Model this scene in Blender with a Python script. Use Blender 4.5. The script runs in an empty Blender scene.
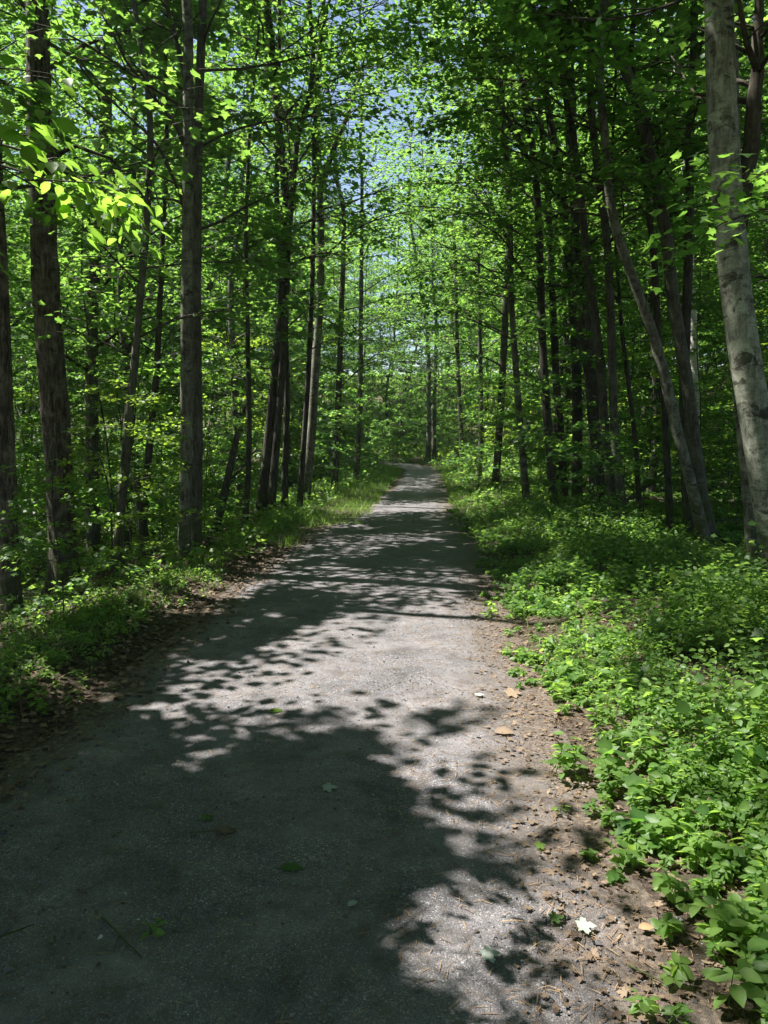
import bpy, math, random
import numpy as np
from mathutils import Vector

R = math.radians
rng = np.random.default_rng(7)
random.seed(7)
SC = bpy.context.scene
COL = SC.collection

# ------------------------------------------------------------------ camera
CAM = np.array([0.0, 0.0, 1.6])
F = 796.0
PITCH, YAW = R(5.5), R(3.3)
cam_d = bpy.data.cameras.new("camera")
cam = bpy.data.objects.new("camera", cam_d)
COL.objects.link(cam)
cam.location = CAM
cam.rotation_euler = (R(90) - PITCH, 0, YAW)
cam_d.sensor_fit = 'VERTICAL'
cam_d.sensor_height = 36.0
cam_d.lens = 36.0 * F / 1024.0
cam_d.clip_end = 1000
SC.camera = cam
_fw = np.array([-math.sin(YAW) * math.cos(PITCH), math.cos(YAW) * math.cos(PITCH), -math.sin(PITCH)])
_rt = np.array([math.cos(YAW), math.sin(YAW), 0.0])
_up = np.cross(_rt, _fw)


def at(px, py, Y):
    d = _fw + _rt * (px - 384) / F + _up * (512 - py) / F
    return CAM + d * (Y / d[1])


def project(P):
    v = P - CAM
    z = v @ _fw
    z = np.where(np.abs(z) < 1e-6, 1e-6, z)
    return 384 + F * (v @ _rt) / z, 512 - F * (v @ _up) / z, z


def on_ground(px, py):
    d = _fw + _rt * (px - 384) / F + _up * (512 - py) / F
    t = CAM[2] / -d[2]
    return CAM + d * t


# ------------------------------------------------------------------ sun and sky
SUN_EL, SUN_AZ = R(58), R(76)          # azimuth: from +Y towards -X
SUN = np.array([-math.sin(SUN_AZ) * math.cos(SUN_EL), math.cos(SUN_AZ) * math.cos(SUN_EL), math.sin(SUN_EL)])
w = bpy.data.worlds.new("World")
SC.world = w
w.use_nodes = True
nt = w.node_tree
for n in list(nt.nodes):
    nt.nodes.remove(n)
sky = nt.nodes.new('ShaderNodeTexSky')
sky.sky_type = 'NISHITA'
sky.sun_disc = False
sky.sun_elevation = SUN_EL
sky.sun_rotation = -SUN_AZ
sky.air_density = 1.0
sky.dust_density = 0.6
sky.ozone_density = 0.7
bg = nt.nodes.new('ShaderNodeBackground')
bg.inputs[1].default_value = 0.05
wo = nt.nodes.new('ShaderNodeOutputWorld')
nt.links.new(sky.outputs[0], bg.inputs[0])
nt.links.new(bg.outputs[0], wo.inputs[0])
sd = bpy.data.lights.new("sun", 'SUN')
sd.energy = 5.0
sd.angle = R(0.53)
sd.color = (1.0, 0.96, 0.90)
so = bpy.data.objects.new("sun", sd)
COL.objects.link(so)
so.rotation_euler = Vector(-SUN).to_track_quat('-Z', 'Y').to_euler()
so.location = (0, 0, 40)

SC.view_settings.view_transform = 'Standard'
SC.view_settings.look = 'None'
SC.view_settings.gamma = 1.0
SC.view_settings.exposure = 1.92
SC.render.engine = 'CYCLES'
cy = SC.cycles
cy.max_bounces = 7
cy.diffuse_bounces = 5
cy.glossy_bounces = 2
cy.transmission_bounces = 5
cy.transparent_max_bounces = 4
cy.caustics_reflective = False
cy.caustics_refractive = False
cy.use_denoising = True
cy.use_adaptive_sampling = True
cy.adaptive_threshold = 0.01


# ------------------------------------------------------------------ tagging
def tag(o, label=None, cat=None, group=None, kind=None):
    if label:
        o['label'] = label
    if cat:
        o['category'] = cat
    if group:
        o['group'] = group
    if kind:
        o['kind'] = kind
    return o


def empty(name, loc, rz=0.0):
    o = bpy.data.objects.new(name, None)
    o.empty_display_size = 0.2
    o.location = [float(v) for v in loc]
    o.rotation_euler = (0, 0, rz)
    COL.objects.link(o)
    return o


def np_mesh(name, V, faces_flat, counts, mat, parent=None, tint=None, smooth=True, extra=None):
    me = bpy.data.meshes.new(name)
    V = np.ascontiguousarray(V, dtype=np.float32)
    me.vertices.add(len(V))
    me.vertices.foreach_set("co", V.ravel())
    ff = np.ascontiguousarray(faces_flat, dtype=np.int32)
    ct = np.ascontiguousarray(counts, dtype=np.int32)
    me.loops.add(len(ff))
    me.loops.foreach_set("vertex_index", ff)
    me.polygons.add(len(ct))
    st = np.zeros(len(ct), dtype=np.int32)
    st[1:] = np.cumsum(ct)[:-1]
    me.polygons.foreach_set("loop_start", st)
    me.update(calc_edges=True)
    me.polygons.foreach_set("use_smooth", np.full(len(ct), smooth, dtype=bool))
    if tint is not None:
        a = me.attributes.new("tint", 'FLOAT', 'POINT')
        a.data.foreach_set("value", np.ascontiguousarray(tint, dtype=np.float32))
    for k, val in (extra or {}).items():
        a = me.attributes.new(k, 'FLOAT', 'POINT')
        a.data.foreach_set("value", np.ascontiguousarray(val, dtype=np.float32))
    me.materials.append(mat)
    o = bpy.data.objects.new(name, me)
    COL.objects.link(o)
    if parent is not None:
        o.parent = parent
    return o


# ------------------------------------------------------------------ materials
def new_mat(name):
    m = bpy.data.materials.new(name)
    m.use_nodes = True
    t = m.node_tree
    for n in list(t.nodes):
        t.nodes.remove(n)
    out = t.nodes.new('ShaderNodeOutputMaterial')
    return m, t, out


def ramp(t, stops):
    r = t.nodes.new('ShaderNodeValToRGB')
    e = r.color_ramp.elements
    while len(e) < len(stops):
        e.new(0.5)
    for i, (p, c) in enumerate(stops):
        e[i].position = p
        e[i].color = (*c, 1)
    return r


def noise(t, vec, scale, detail=4, rough=0.55, dist=0.0):
    n = t.nodes.new('ShaderNodeTexNoise')
    n.inputs['Scale'].default_value = scale
    n.inputs['Detail'].default_value = detail
    n.inputs['Roughness'].default_value = rough
    n.inputs['Distortion'].default_value = dist
    if vec is not None:
        t.links.new(vec, n.inputs['Vector'])
    return n


def mixc(t, fac, a, b):
    m = t.nodes.new('ShaderNodeMix')
    m.data_type = 'RGBA'
    for sock, v in ((m.inputs[0], fac), (m.inputs[6], a), (m.inputs[7], b)):
        if hasattr(v, 'links'):
            t.links.new(v, sock)
        elif isinstance(v, tuple):
            sock.default_value = (*v, 1)
        else:
            sock.default_value = v
    return m.outputs[2]


def leaf_mat(name, dark, light, trans_d, trans_l, tfac=0.5, rough=0.42, spec=0.45):
    m, t, out = new_mat(name)
    at_ = t.nodes.new('ShaderNodeAttribute')
    at_.attribute_name = 'tint'
    oi = t.nodes.new('ShaderNodeObjectInfo')
    ad = t.nodes.new('ShaderNodeMath')
    ad.operation = 'MULTIPLY_ADD'
    t.links.new(oi.outputs['Random'], ad.inputs[0])
    ad.inputs[1].default_value = 0.35
    sub = t.nodes.new('ShaderNodeMath')
    sub.operation = 'SUBTRACT'
    t.links.new(at_.outputs['Fac'], sub.inputs[0])
    sub.inputs[1].default_value = 0.17
    t.links.new(sub.outputs[0], ad.inputs[2])
    c1 = ramp(t, [(0.0, dark), (1.0, light)])
    c2 = ramp(t, [(0.0, trans_d), (1.0, trans_l)])
    t.links.new(ad.outputs[0], c1.inputs[0])
    t.links.new(ad.outputs[0], c2.inputs[0])
    p = t.nodes.new('ShaderNodeBsdfPrincipled')
    p.inputs['Roughness'].default_value = rough
    p.inputs['Specular IOR Level'].default_value = spec
    t.links.new(c1.outputs[0], p.inputs['Base Color'])
    tr = t.nodes.new('ShaderNodeBsdfTranslucent')
    t.links.new(c2.outputs[0], tr.inputs[0])
    mx = t.nodes.new('ShaderNodeMixShader')
    mx.inputs[0].default_value = tfac
    t.links.new(p.outputs[0], mx.inputs[1])
    t.links.new(tr.outputs[0], mx.inputs[2])
    t.links.new(mx.outputs[0], out.inputs[0])
    return m


M_MAPLE = leaf_mat('maple_leaf', (0.030, 0.084, 0.022), (0.074, 0.150, 0.042), (0.112, 0.285, 0.030), (0.31, 0.52, 0.080), 0.54, 0.45, 0.35)
M_BEECH = leaf_mat('beech_leaf', (0.050, 0.115, 0.020), (0.085, 0.170, 0.035), (0.25, 0.52, 0.04), (0.38, 0.62, 0.08), 0.6, 0.45, 0.3)
M_YOUNG = leaf_mat('young_leaf', (0.070, 0.130, 0.022), (0.100, 0.175, 0.032), (0.28, 0.46, 0.03), (0.40, 0.58, 0.06), 0.5)
M_HERB = leaf_mat('herb_leaf', (0.040, 0.100, 0.024), (0.115, 0.195, 0.045), (0.15, 0.36, 0.04), (0.40, 0.60, 0.09), 0.48, 0.48, 0.3)
M_GRASS = leaf_mat('grass_blade', (0.038, 0.100, 0.020), (0.095, 0.165, 0.038), (0.16, 0.36, 0.03), (0.32, 0.50, 0.07), 0.42)
M_DRY = leaf_mat('dry_leaf', (0.050, 0.034, 0.022), (0.24, 0.178, 0.122), (0.08, 0.045, 0.02), (0.22, 0.14, 0.07), 0.2, 0.7, 0.2)
M_PALE = leaf_mat('pale_leaf', (0.24, 0.28, 0.24), (0.34, 0.38, 0.32), (0.2, 0.26, 0.12), (0.3, 0.36, 0.2), 0.25, 0.6, 0.3)
M_NEEDLE = leaf_mat('pine_needle', (0.13, 0.075, 0.035), (0.34, 0.235, 0.13), (0.08, 0.045, 0.02), (0.22, 0.14, 0.07), 0.12, 0.7, 0.2)


def bark_mat(name, base, light, dark, patch=None, patch_amt=0.0, furrow=1.0, ring=0.0, bump=0.6, lichen=0.35):
    m, t, out = new_mat(name)
    tc = t.nodes.new('ShaderNodeTexCoord')
    mp = t.nodes.new('ShaderNodeMapping')
    mp.inputs['Scale'].default_value = (1, 1, 0.16)
    t.links.new(tc.outputs['Object'], mp.inputs[0])
    n1 = noise(t, mp.outputs[0], 34, 6, 0.65, 0.6)          # vertical furrows
    n2 = noise(t, tc.outputs['Object'], 5.0, 7, 0.68, 0.4)    # blotches
    n3 = noise(t, tc.outputs['Object'], 60, 3, 0.6)          # grain
    c = ramp(t, [(0.34, dark), (0.5, base), (0.68, light)])
    t.links.new(n1.outputs['Fac'], c.inputs[0])
    lr = ramp(t, [(0.47, (0, 0, 0)), (0.62, (1, 1, 1))])
    t.links.new(n2.outputs['Fac'], lr.inputs[0])
    mul = t.nodes.new('ShaderNodeMath')
    mul.operation = 'MULTIPLY'
    t.links.new(lr.outputs[0], mul.inputs[0])
    mul.inputs[1].default_value = lichen
    col = mixc(t, mul.outputs[0], c.outputs[0], (min(light[0] * 1.25, .7), min(light[1] * 1.3, .7), min(light[2] * 1.2, .7)))
    gr = ramp(t, [(0.3, (0.72, 0.72, 0.72)), (0.7, (1.15, 1.15, 1.15))])
    t.links.new(n3.outputs['Fac'], gr.inputs[0])
    mm = t.nodes.new('ShaderNodeMix')
    mm.data_type = 'RGBA'
    mm.blend_type = 'MULTIPLY'
    mm.inputs[0].default_value = 1.0
    t.links.new(col, mm.inputs[6])
    t.links.new(gr.outputs[0], mm.inputs[7])
    col = mm.outputs[2]
    if patch:
        mp2 = t.nodes.new('ShaderNodeMapping')
        mp2.inputs['Scale'].default_value = (1, 1, 1.7)
        t.links.new(tc.outputs['Object'], mp2.inputs[0])
        n4 = noise(t, mp2.outputs[0], 4.2, 9, 0.72, 0.6)
        pr = ramp(t, [(0.605 - patch_amt, (0, 0, 0)), (0.675 - patch_amt, (1, 1, 1))])
        t.links.new(n4.outputs['Fac'], pr.inputs[0])
        pm = t.nodes.new('ShaderNodeMath')
        pm.operation = 'MULTIPLY'
        pm.inputs[1].default_value = 0.86
        t.links.new(pr.outputs[0], pm.inputs[0])
        col = mixc(t, pm.outputs[0], col, patch)
        if ring:
            mp3 = t.nodes.new('ShaderNodeMapping')
            mp3.inputs['Scale'].default_value = (2.2, 2.2, 22)
            t.links.new(tc.outputs['Object'], mp3.inputs[0])
            n5 = noise(t, mp3.outputs[0], 2.0, 3, 0.5)
            rr = ramp(t, [(0.62, (0, 0, 0)), (0.70, (ring, ring, ring))])
            t.links.new(n5.outputs['Fac'], rr.inputs[0])
            col = mixc(t, rr.outputs[0], col, patch)
    # moss near the foot of the tree
    sx = t.nodes.new('ShaderNodeSeparateXYZ')
    t.links.new(tc.outputs['Object'], sx.inputs[0])
    mz = t.nodes.new('ShaderNodeMapRange')
    mz.inputs[1].default_value = 0.0
    mz.inputs[2].default_value = 1.5
    mz.inputs[3].default_value = 0.30
    mz.inputs[4].default_value = 0.0
    t.links.new(sx.outputs[2], mz.inputs[0])
    n6 = noise(t, tc.outputs['Object'], 5.5, 6, 0.7, 0.5)
    am = t.nodes.new('ShaderNodeMath')
    am.operation = 'ADD'
    t.links.new(mz.outputs[0], am.inputs[0])
    t.links.new(n6.outputs['Fac'], am.inputs[1])
    mr = ramp(t, [(0.66, (0, 0, 0)), (0.80, (0.85, 0.85, 0.85))])
    t.links.new(am.outputs[0], mr.inputs[0])
    col = mixc(t, mr.outputs[0], col, (0.050, 0.068, 0.020))
    p = t.nodes.new('ShaderNodeBsdfPrincipled')
    p.inputs['Roughness'].default_value = 0.9
    p.inputs['Specular IOR Level'].default_value = 0.15
    t.links.new(col, p.inputs['Base Color'])
    b = t.nodes.new('ShaderNodeBump')
    b.inputs['Strength'].default_value = bump
    b.inputs['Distance'].default_value = 0.02 * furrow
    t.links.new(n1.outputs['Fac'], b.inputs['Height'])
    t.links.new(b.outputs[0], p.inputs['Normal'])
    t.links.new(p.outputs[0], out.inputs[0])
    return m


BARK = {
    'limb': bark_mat('limb_bark', (0.060, 0.050, 0.038), (0.10, 0.088, 0.07), (0.030, 0.025, 0.019), furrow=0.5, bump=0.4),
    'rough': bark_mat('rough_bark', (0.068, 0.057, 0.044), (0.19, 0.168, 0.134), (0.018, 0.015, 0.011), furrow=1.6, bump=1.0, lichen=0.5),
    'dark': bark_mat('dark_bark', (0.050, 0.046, 0.036), (0.100, 0.094, 0.078), (0.021, 0.019, 0.014), furrow=0.8, bump=0.7),
    'grey': bark_mat('grey_bark', (0.074, 0.072, 0.057), (0.135, 0.132, 0.107), (0.036, 0.034, 0.026), (0.04, 0.035, 0.028), 0.03, 0.35, 0.5, 0.35, 0.45),
    'smooth': bark_mat('smooth_grey_bark', (0.100, 0.098, 0.078), (0.185, 0.182, 0.150), (0.050, 0.048, 0.037), (0.026, 0.022, 0.017), 0.065, 0.3, 0.5, 0.45, 0.8),
    'beech': bark_mat('beech_bark', (0.185, 0.185, 0.152), (0.32, 0.32, 0.27), (0.100, 0.098, 0.078), (0.030, 0.026, 0.020), 0.075, 0.25, 0.35, 0.45, 0.8),
    'white': bark_mat('white_bark', (0.55, 0.53, 0.48), (0.68, 0.66, 0.61), (0.38, 0.36, 0.32), (0.06, 0.05, 0.045), 0.0, 0.25, 0.8, 0.25, 0.2),
}


def ground_mat():
    m, t, out = new_mat('forest_soil')
    tc = t.nodes.new('ShaderNodeTexCoord')
    n1 = noise(t, tc.outputs['Object'], 1.1, 5, 0.6)
    n2 = noise(t, tc.outputs['Object'], 42, 6, 0.74, 0.4)
    n3 = noise(t, tc.outputs['Object'], 90, 3, 0.7)
    c = ramp(t, [(0.33, (0.030, 0.023, 0.018)), (0.5, (0.078, 0.060, 0.047)), (0.64, (0.145, 0.115, 0.090)), (0.78, (0.25, 0.20, 0.15))])
    t.links.new(n2.outputs['Fac'], c.inputs[0])
    g = ramp(t, [(0.45, (0, 0, 0)), (0.62, (0.6, 0.6, 0.6))])
    t.links.new(n1.outputs['Fac'], g.inputs[0])
    col = mixc(t, g.outputs[0], c.outputs[0], (0.042, 0.050, 0.020))
    p = t.nodes.new('ShaderNodeBsdfPrincipled')
    p.inputs['Roughness'].default_value = 0.95
    p.inputs['Specular IOR Level'].default_value = 0.1
    t.links.new(col, p.inputs['Base Color'])
    b = t.nodes.new('ShaderNodeBump')
    b.inputs['Strength'].default_value = 0.9
    b.inputs['Distance'].default_value = 0.03
    t.links.new(n2.outputs['Fac'], b.inputs['Height'])
    t.links.new(b.outputs[0], p.inputs['Normal'])
    t.links.new(p.outputs[0], out.inputs[0])
    return m


def path_mat():
    m, t, out = new_mat('crushed_gravel')
    tc = t.nodes.new('ShaderNodeTexCoord')
    O = tc.outputs['Object']
    v = t.nodes.new('ShaderNodeTexVoronoi')
    v.inputs['Scale'].default_value = 210
    t.links.new(O, v.inputs['Vector'])
    v2 = t.nodes.new('ShaderNodeTexVoronoi')
    v2.inputs['Scale'].default_value = 46
    t.links.new(O, v2.inputs['Vector'])
    sep = t.nodes.new('ShaderNodeSeparateColor')
    t.links.new(v.outputs['Color'], sep.inputs[0])
    grains = ramp(t, [(0.0, (0.048, 0.046, 0.050)), (0.5, (0.094, 0.089, 0.094)), (0.85, (0.138, 0.131, 0.136)), (0.96, (0.20, 0.192, 0.196)), (1.0, (0.34, 0.33, 0.33))])
    t.links.new(sep.outputs[0], grains.inputs[0])
    fine = noise(t, O, 260, 3, 0.7)
    fr = ramp(t, [(0.3, (0.6, 0.6, 0.6)), (0.7, (1.3, 1.3, 1.3))])
    t.links.new(fine.outputs['Fac'], fr.inputs[0])
    mm = t.nodes.new('ShaderNodeMix')
    mm.data_type = 'RGBA'
    mm.blend_type = 'MULTIPLY'
    mm.inputs[0].default_value = 1
    t.links.new(grains.outputs[0], mm.inputs[6])
    t.links.new(fr.outputs[0], mm.inputs[7])
    # worn dust and dark organic blotches
    n1 = noise(t, O, 1.6, 6, 0.62, 0.3)
    n2 = noise(t, O, 9, 5, 0.65, 0.3)
    r1 = ramp(t, [(0.40, (0, 0, 0)), (0.66, (0.7, 0.7, 0.7))])
    t.links.new(n1.outputs['Fac'], r1.inputs[0])
    col = mixc(t, r1.outputs[0], mm.outputs[2], (0.150, 0.138, 0.138))
    r2 = ramp(t, [(0.50, (0, 0, 0)), (0.68, (0.65, 0.65, 0.65))])
    t.links.new(n2.outputs['Fac'], r2.inputs[0])
    col = mixc(t, r2.outputs[0], col, (0.070, 0.054, 0.043))
    n9 = noise(t, O, 3.4, 7, 0.68, 0.4)
    r9 = ramp(t, [(0.32, (0.66, 0.66, 0.66)), (0.5, (1.0, 1.0, 1.0)), (0.70, (1.35, 1.33, 1.32))])
    t.links.new(n9.outputs['Fac'], r9.inputs[0])
    m9 = t.nodes.new('ShaderNodeMix')
    m9.data_type = 'RGBA'
    m9.blend_type = 'MULTIPLY'
    m9.inputs[0].default_value = 1
    t.links.new(col, m9.inputs[6])
    t.links.new(r9.outputs[0], m9.inputs[7])
    col = m9.outputs[2]
    # brown duff towards the edges
    la = t.nodes.new('ShaderNodeAttribute')
    la.attribute_name = 'edge'
    ad = t.nodes.new('ShaderNodeMath')
    ad.operation = 'ADD'
    t.links.new(la.outputs['Fac'], ad.inputs[0])
    n3 = noise(t, O, 3.0, 6, 0.7, 0.3)
    mu = t.nodes.new('ShaderNodeMath')
    mu.operation = 'MULTIPLY_ADD'
    mu.inputs[1].default_value = 1.1
    mu.inputs[2].default_value = -0.55
    t.links.new(n3.outputs['Fac'], mu.inputs[0])
    t.links.new(mu.outputs[0], ad.inputs[1])
    er = ramp(t, [(0.35, (0, 0, 0)), (0.82, (1, 1, 1))])
    t.links.new(ad.outputs[0], er.inputs[0])
    n4 = noise(t, O, 45, 5, 0.75, 0.4)
    duff = ramp(t, [(0.33, (0.032, 0.025, 0.020)), (0.5, (0.082, 0.064, 0.051)), (0.64, (0.150, 0.120, 0.096)), (0.78, (0.26, 0.21, 0.16))])
    t.links.new(n4.outputs['Fac'], duff.inputs[0])
    col = mixc(t, er.outputs[0], col, duff.outputs[0])
    p = t.nodes.new('ShaderNodeBsdfPrincipled')
    p.inputs['Roughness'].default_value = 0.8
    p.inputs['Specular IOR Level'].default_value = 0.3
    t.links.new(col, p.inputs['Base Color'])
    b1 = t.nodes.new('ShaderNodeBump')
    b1.inputs['Strength'].default_value = 0.45
    b1.inputs['Distance'].default_value = 0.006
    t.links.new(v.outputs['Distance'], b1.inputs['Height'])
    b1.invert = True
    b2 = t.nodes.new('ShaderNodeBump')
    b2.inputs['Strength'].default_value = 0.5
    b2.inputs['Distance'].default_value = 0.03
    t.links.new(n2.outputs['Fac'], b2.inputs['Height'])
    t.links.new(b2.outputs[0], b1.inputs['Normal'])
    t.links.new(b1.outputs[0], p.inputs['Normal'])
    t.links.new(p.outputs[0], out.inputs[0])
    return m


def stone_mat():
    m, t, out = new_mat('gravel_stone')
    a = t.nodes.new('ShaderNodeAttribute')
    a.attribute_name = 'tint'
    c = ramp(t, [(0, (0.05, 0.05, 0.052)), (0.75, (0.13, 0.124, 0.126)), (0.95, (0.22, 0.21, 0.21)), (1, (0.38, 0.37, 0.37))])
    t.links.new(a.outputs['Fac'], c.inputs[0])
    p = t.nodes.new('ShaderNodeBsdfPrincipled')
    p.inputs['Roughness'].default_value = 0.75
    t.links.new(c.outputs[0], p.inputs['Base Color'])
    t.links.new(p.outputs[0], out.inputs[0])
    return m


# ------------------------------------------------------------------ terrain
HALF = 1.36


def sstep(x):
    x = np.clip(x, 0, 1)
    return x * x * (3 - 2 * x)


def path_c(y):
    y = np.asarray(y, dtype=float)
    return -0.64 - 0.016 * np.clip(y - 35, 0, 36) ** 2 - 1.152 * np.clip(y - 71, 0, None)


def wob(x, y, s):
    return (np.sin(x * 1.3 * s + 1.7 * np.sin(y * .7 * s)) + np.sin(y * 1.7 * s + 2.1 + 1.3 * np.sin(x * .9 * s)) + .6 * np.sin((x + y) * 2.9 * s + .5)) / 2.6


def ground(x, y):
    x = np.asarray(x, dtype=float)
    y = np.asarray(y, dtype=float)
    u = x - path_c(y)
    tl = np.clip(-u - HALF, 0, None)
    tr = np.clip(u - HALF, 0, None)
    z = 0.08 * np.exp(-((tl - .6) / .35) ** 2) * (tl > 0)
    z = z - 1.6 * sstep((tl - .95) / 5.2) + 5.0 * sstep((tl - 16) / 30)
    z = z + 0.10 * sstep(tr / 1.0) + 7.0 * sstep((tr - 9) / 34)
    away = sstep((np.abs(u) - HALF - .1) / 1.2)
    z = z + away * (0.055 * wob(x, y, 1.0) + 0.02 * wob(x, y, 3.1))
    z = z + 5.0 * sstep((y - 85) / 60) * away
    return z


def grid_mesh(name, xs, ys, zf, mat, extra=None):
    X, Y = np.meshgrid(xs, ys)
    V = np.stack([X.ravel(), Y.ravel(), zf(X, Y).ravel()], 1)
    nx, ny = len(xs), len(ys)
    i = np.arange(nx * ny).reshape(ny, nx)
    q = np.stack([i[:-1, :-1], i[:-1, 1:], i[1:, 1:], i[1:, :-1]], -1).reshape(-1, 4)
    return np_mesh(name, V, q.ravel(), np.full(len(q), 4), mat, extra=extra)


xs = np.concatenate([np.arange(-150, -20, 5.), np.arange(-20, -6, .8), np.arange(-6, 6, .16), np.arange(6, 20, .8), np.arange(20, 151, 5.)])
ys = np.concatenate([np.arange(-60, -6, 6.), np.arange(-6, 30, .25), np.arange(30, 80, .6), np.arange(80, 260, 8.)])
g = grid_mesh('ground', xs, ys, ground, ground_mat())
tag(g, kind='structure')

py_ = np.concatenate([np.arange(-5, 12, .05), np.arange(12, 40, .2), np.arange(40, 80, .5)])
lat = np.linspace(-1, 1, 41)
L_, Y_ = np.meshgrid(lat, py_)
rag_l = HALF + .10 - .70 * sstep((Y_ - 11) / 6) - .30 * sstep((Y_ - 16) / 9) + 0.10 * wob(Y_ * 0 + 3, Y_, 1.4) + 0.05 * wob(Y_ * 0 + 9, Y_, 5)
rag_r = HALF + .02 - .26 * sstep((Y_ - 11) / 6) + 0.10 * wob(Y_ * 0 + 13, Y_, 1.2) + 0.05 * wob(Y_ * 0 + 5, Y_, 5.5)
off = np.where(L_ < 0, L_ * rag_l, L_ * rag_r)
X_ = path_c(Y_) + off
Z_ = 0.008 + 0.014 * (1 - np.abs(L_)) + 0.004 * wob(X_, Y_, 5) * (np.abs(L_) < .9)
V = np.stack([X_.ravel(), Y_.ravel(), Z_.ravel()], 1)
nx, ny = len(lat), len(py_)
ii = np.arange(nx * ny).reshape(ny, nx)
q = np.stack([ii[:-1, :-1], ii[:-1, 1:], ii[1:, 1:], ii[1:, :-1]], -1).reshape(-1, 4)
edge = np.where(L_ > 0, np.clip((L_ - .42) / .58, 0, 1), np.clip((-L_ - .62) / .38, 0, 1))
pth = np_mesh('gravel_path', V, q.ravel(), np.full(len(q), 4), path_mat(), extra={'edge': edge.ravel()})
tag(pth, kind='structure')


# ------------------------------------------------------------------ where the canopy is open
# light gaps: polygons on the ground (metres, X right / Y ahead) under which the canopy is thin
def poly_in(P, poly):
    x, y = P[:, 0], P[:, 1]
    ins = np.zeros(len(P), bool)
    n = len(poly)
    for i in range(n):
        x1, y1 = poly[i]
        x2, y2 = poly[(i + 1) % n]
        c = ((y1 > y) != (y2 > y)) & (x < (x2 - x1) * (y - y1) / ((y2 - y1) + 1e-12) + x1)
        ins ^= c
    return ins


def G(*pts):
    return [tuple(on_ground(*p)[:2]) for p in pts]


GAPS = [   # (polygon on the ground, share of leaves kept)
    (G((180, 705), (175, 672), (250, 655), (320, 620), (400, 606), (478, 606), (492, 650), (490, 690), (430, 735), (415, 760), (350, 748), (300, 732), (240, 720)), 0.10),
    (G((300, 592), (330, 570), (470, 566), (480, 590), (400, 597)), 0.22),
    (G((150, 775), (170, 752), (235, 747), (235, 775), (180, 785)), 0.06),
    (G((140, 725), (160, 660), (200, 650), (330, 700), (310, 745), (250, 750), (180, 742)), 0.16),
    (G((362, 772), (395, 742), (520, 728), (610, 750), (660, 850), (610, 895), (520, 872), (430, 858)), 0.04),
    (G((375, 930), (395, 880), (470, 868), (530, 890), (560, 925), (470, 955)), 0.18),
    (G((560, 800), (690, 770), (800, 800), (960, 1100), (720, 1200), (610, 1030), (580, 930)), 0.05),
    (G((480, 1010), (640, 970), (700, 1060), (600, 1080)), 0.15),
    (G((490, 590), (580, 560), (640, 640), (690, 800), (560, 780), (530, 720), (500, 660)), 0.10),
    (G((510, 842), (600, 845), (640, 905), (575, 925), (530, 880)), 0.12),
    (G((640, 640), (580, 560), (700, 560), (800, 640), (800, 720), (690, 740)), 0.5),
    (G((455, 495), (490, 493), (560, 545), (480, 560), (470, 530)), 0.2),
    (G((340, 504), (450, 504), (450, 512), (335, 513)), 0.08),
    (G((385, 484), (445, 484), (445, 488), (380, 489)), 0.12),
    (G((310, 536), (440, 533), (450, 541), (315, 546)), 0.25),
    (G((300, 555), (380, 552), (390, 558), (300, 562)), 0.25),
    (G((425, 478), (470, 478), (500, 500), (452, 500)), 0.2),
    (G((20, 690), (90, 660), (100, 690), (30, 720)), 0.1),
    (G((120, 610), (230, 585), (260, 600), (140, 635)), 0.2),
    (G((200, 610), (290, 540), (330, 500), (395, 480), (390, 500), (345, 525), (300, 560), (220, 625)), 0.25),
    (G((0, 720), (0, 650), (120, 590), (180, 575), (120, 650)), 0.35),
    (G((260, 545), (310, 540), (300, 565), (240, 570)), 0.3),
]
BEAMS = []   # (point, radius, kept share): a clear line from the point to the sun


def thin(P):
    """mask of leaves to keep, P: leaf centres (n,3)"""
    t = P[:, 2] / SUN[2]
    gp = P[:, :2] - SUN[:2] * t[:, None]
    jit = np.stack([wob(gp[:, 0], gp[:, 1], 5.0), wob(gp[:, 1] + 7, gp[:, 0], 5.0)], 1) * 0.10 + rng.normal(0, .035, (len(P), 2))
    keep = np.ones(len(P))
    near = (P[:, 2] > 0.9)
    u = np.abs(gp[:, 0] - path_c(gp[:, 1]))
    fleck = wob(gp[:, 0] + 3, gp[:, 1], .55) + .5 * wob(gp[:, 0], gp[:, 1] + 5, 1.7)
    keep = np.where((u > 2.3) & (P[:, 2] > 2.5), np.where(fleck > np.where(gp[:, 0] > 0, .12, .02), .12, np.where(gp[:, 0] > 0, .72, .68)), keep)
    uc = P[:, 0] - path_c(P[:, 1])
    keep = np.where((np.abs(uc) < 1.6) & (P[:, 2] > 5.5) & (P[:, 1] > 14), .3, keep)
    sp = wob(gp[:, 0] * 1.3 + 2, gp[:, 1] + 1, 2.7) + .6 * wob(gp[:, 1], gp[:, 0] + 4, 5.3)
    keep = np.where((u <= 2.3) & (P[:, 2] > 1.5) & (sp > .86), .10, keep)
    for poly, k in GAPS:
        keep = np.where(poly_in(gp + jit, poly) & near, np.minimum(keep, k), keep)
    for c, r, k in BEAMS:
        v = P - c
        s = v @ SUN
        d = np.linalg.norm(v - s[:, None] * SUN, axis=1)
        keep = np.where((s > r * 0.9 + .25) & (d < r * (1 + .25 * rng.normal(0, 1, len(P)))), np.minimum(keep, k), keep)
    return rng.random(len(P)) < keep


def in_gap(q):
    gp = q[:, :2] - SUN[:2] * (q[:, 2] / SUN[2])[:, None]
    hit = np.zeros(len(q), bool)
    for poly, k in GAPS:
        if k < .2:
            hit |= poly_in(gp, poly)
    return hit.mean()


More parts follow.
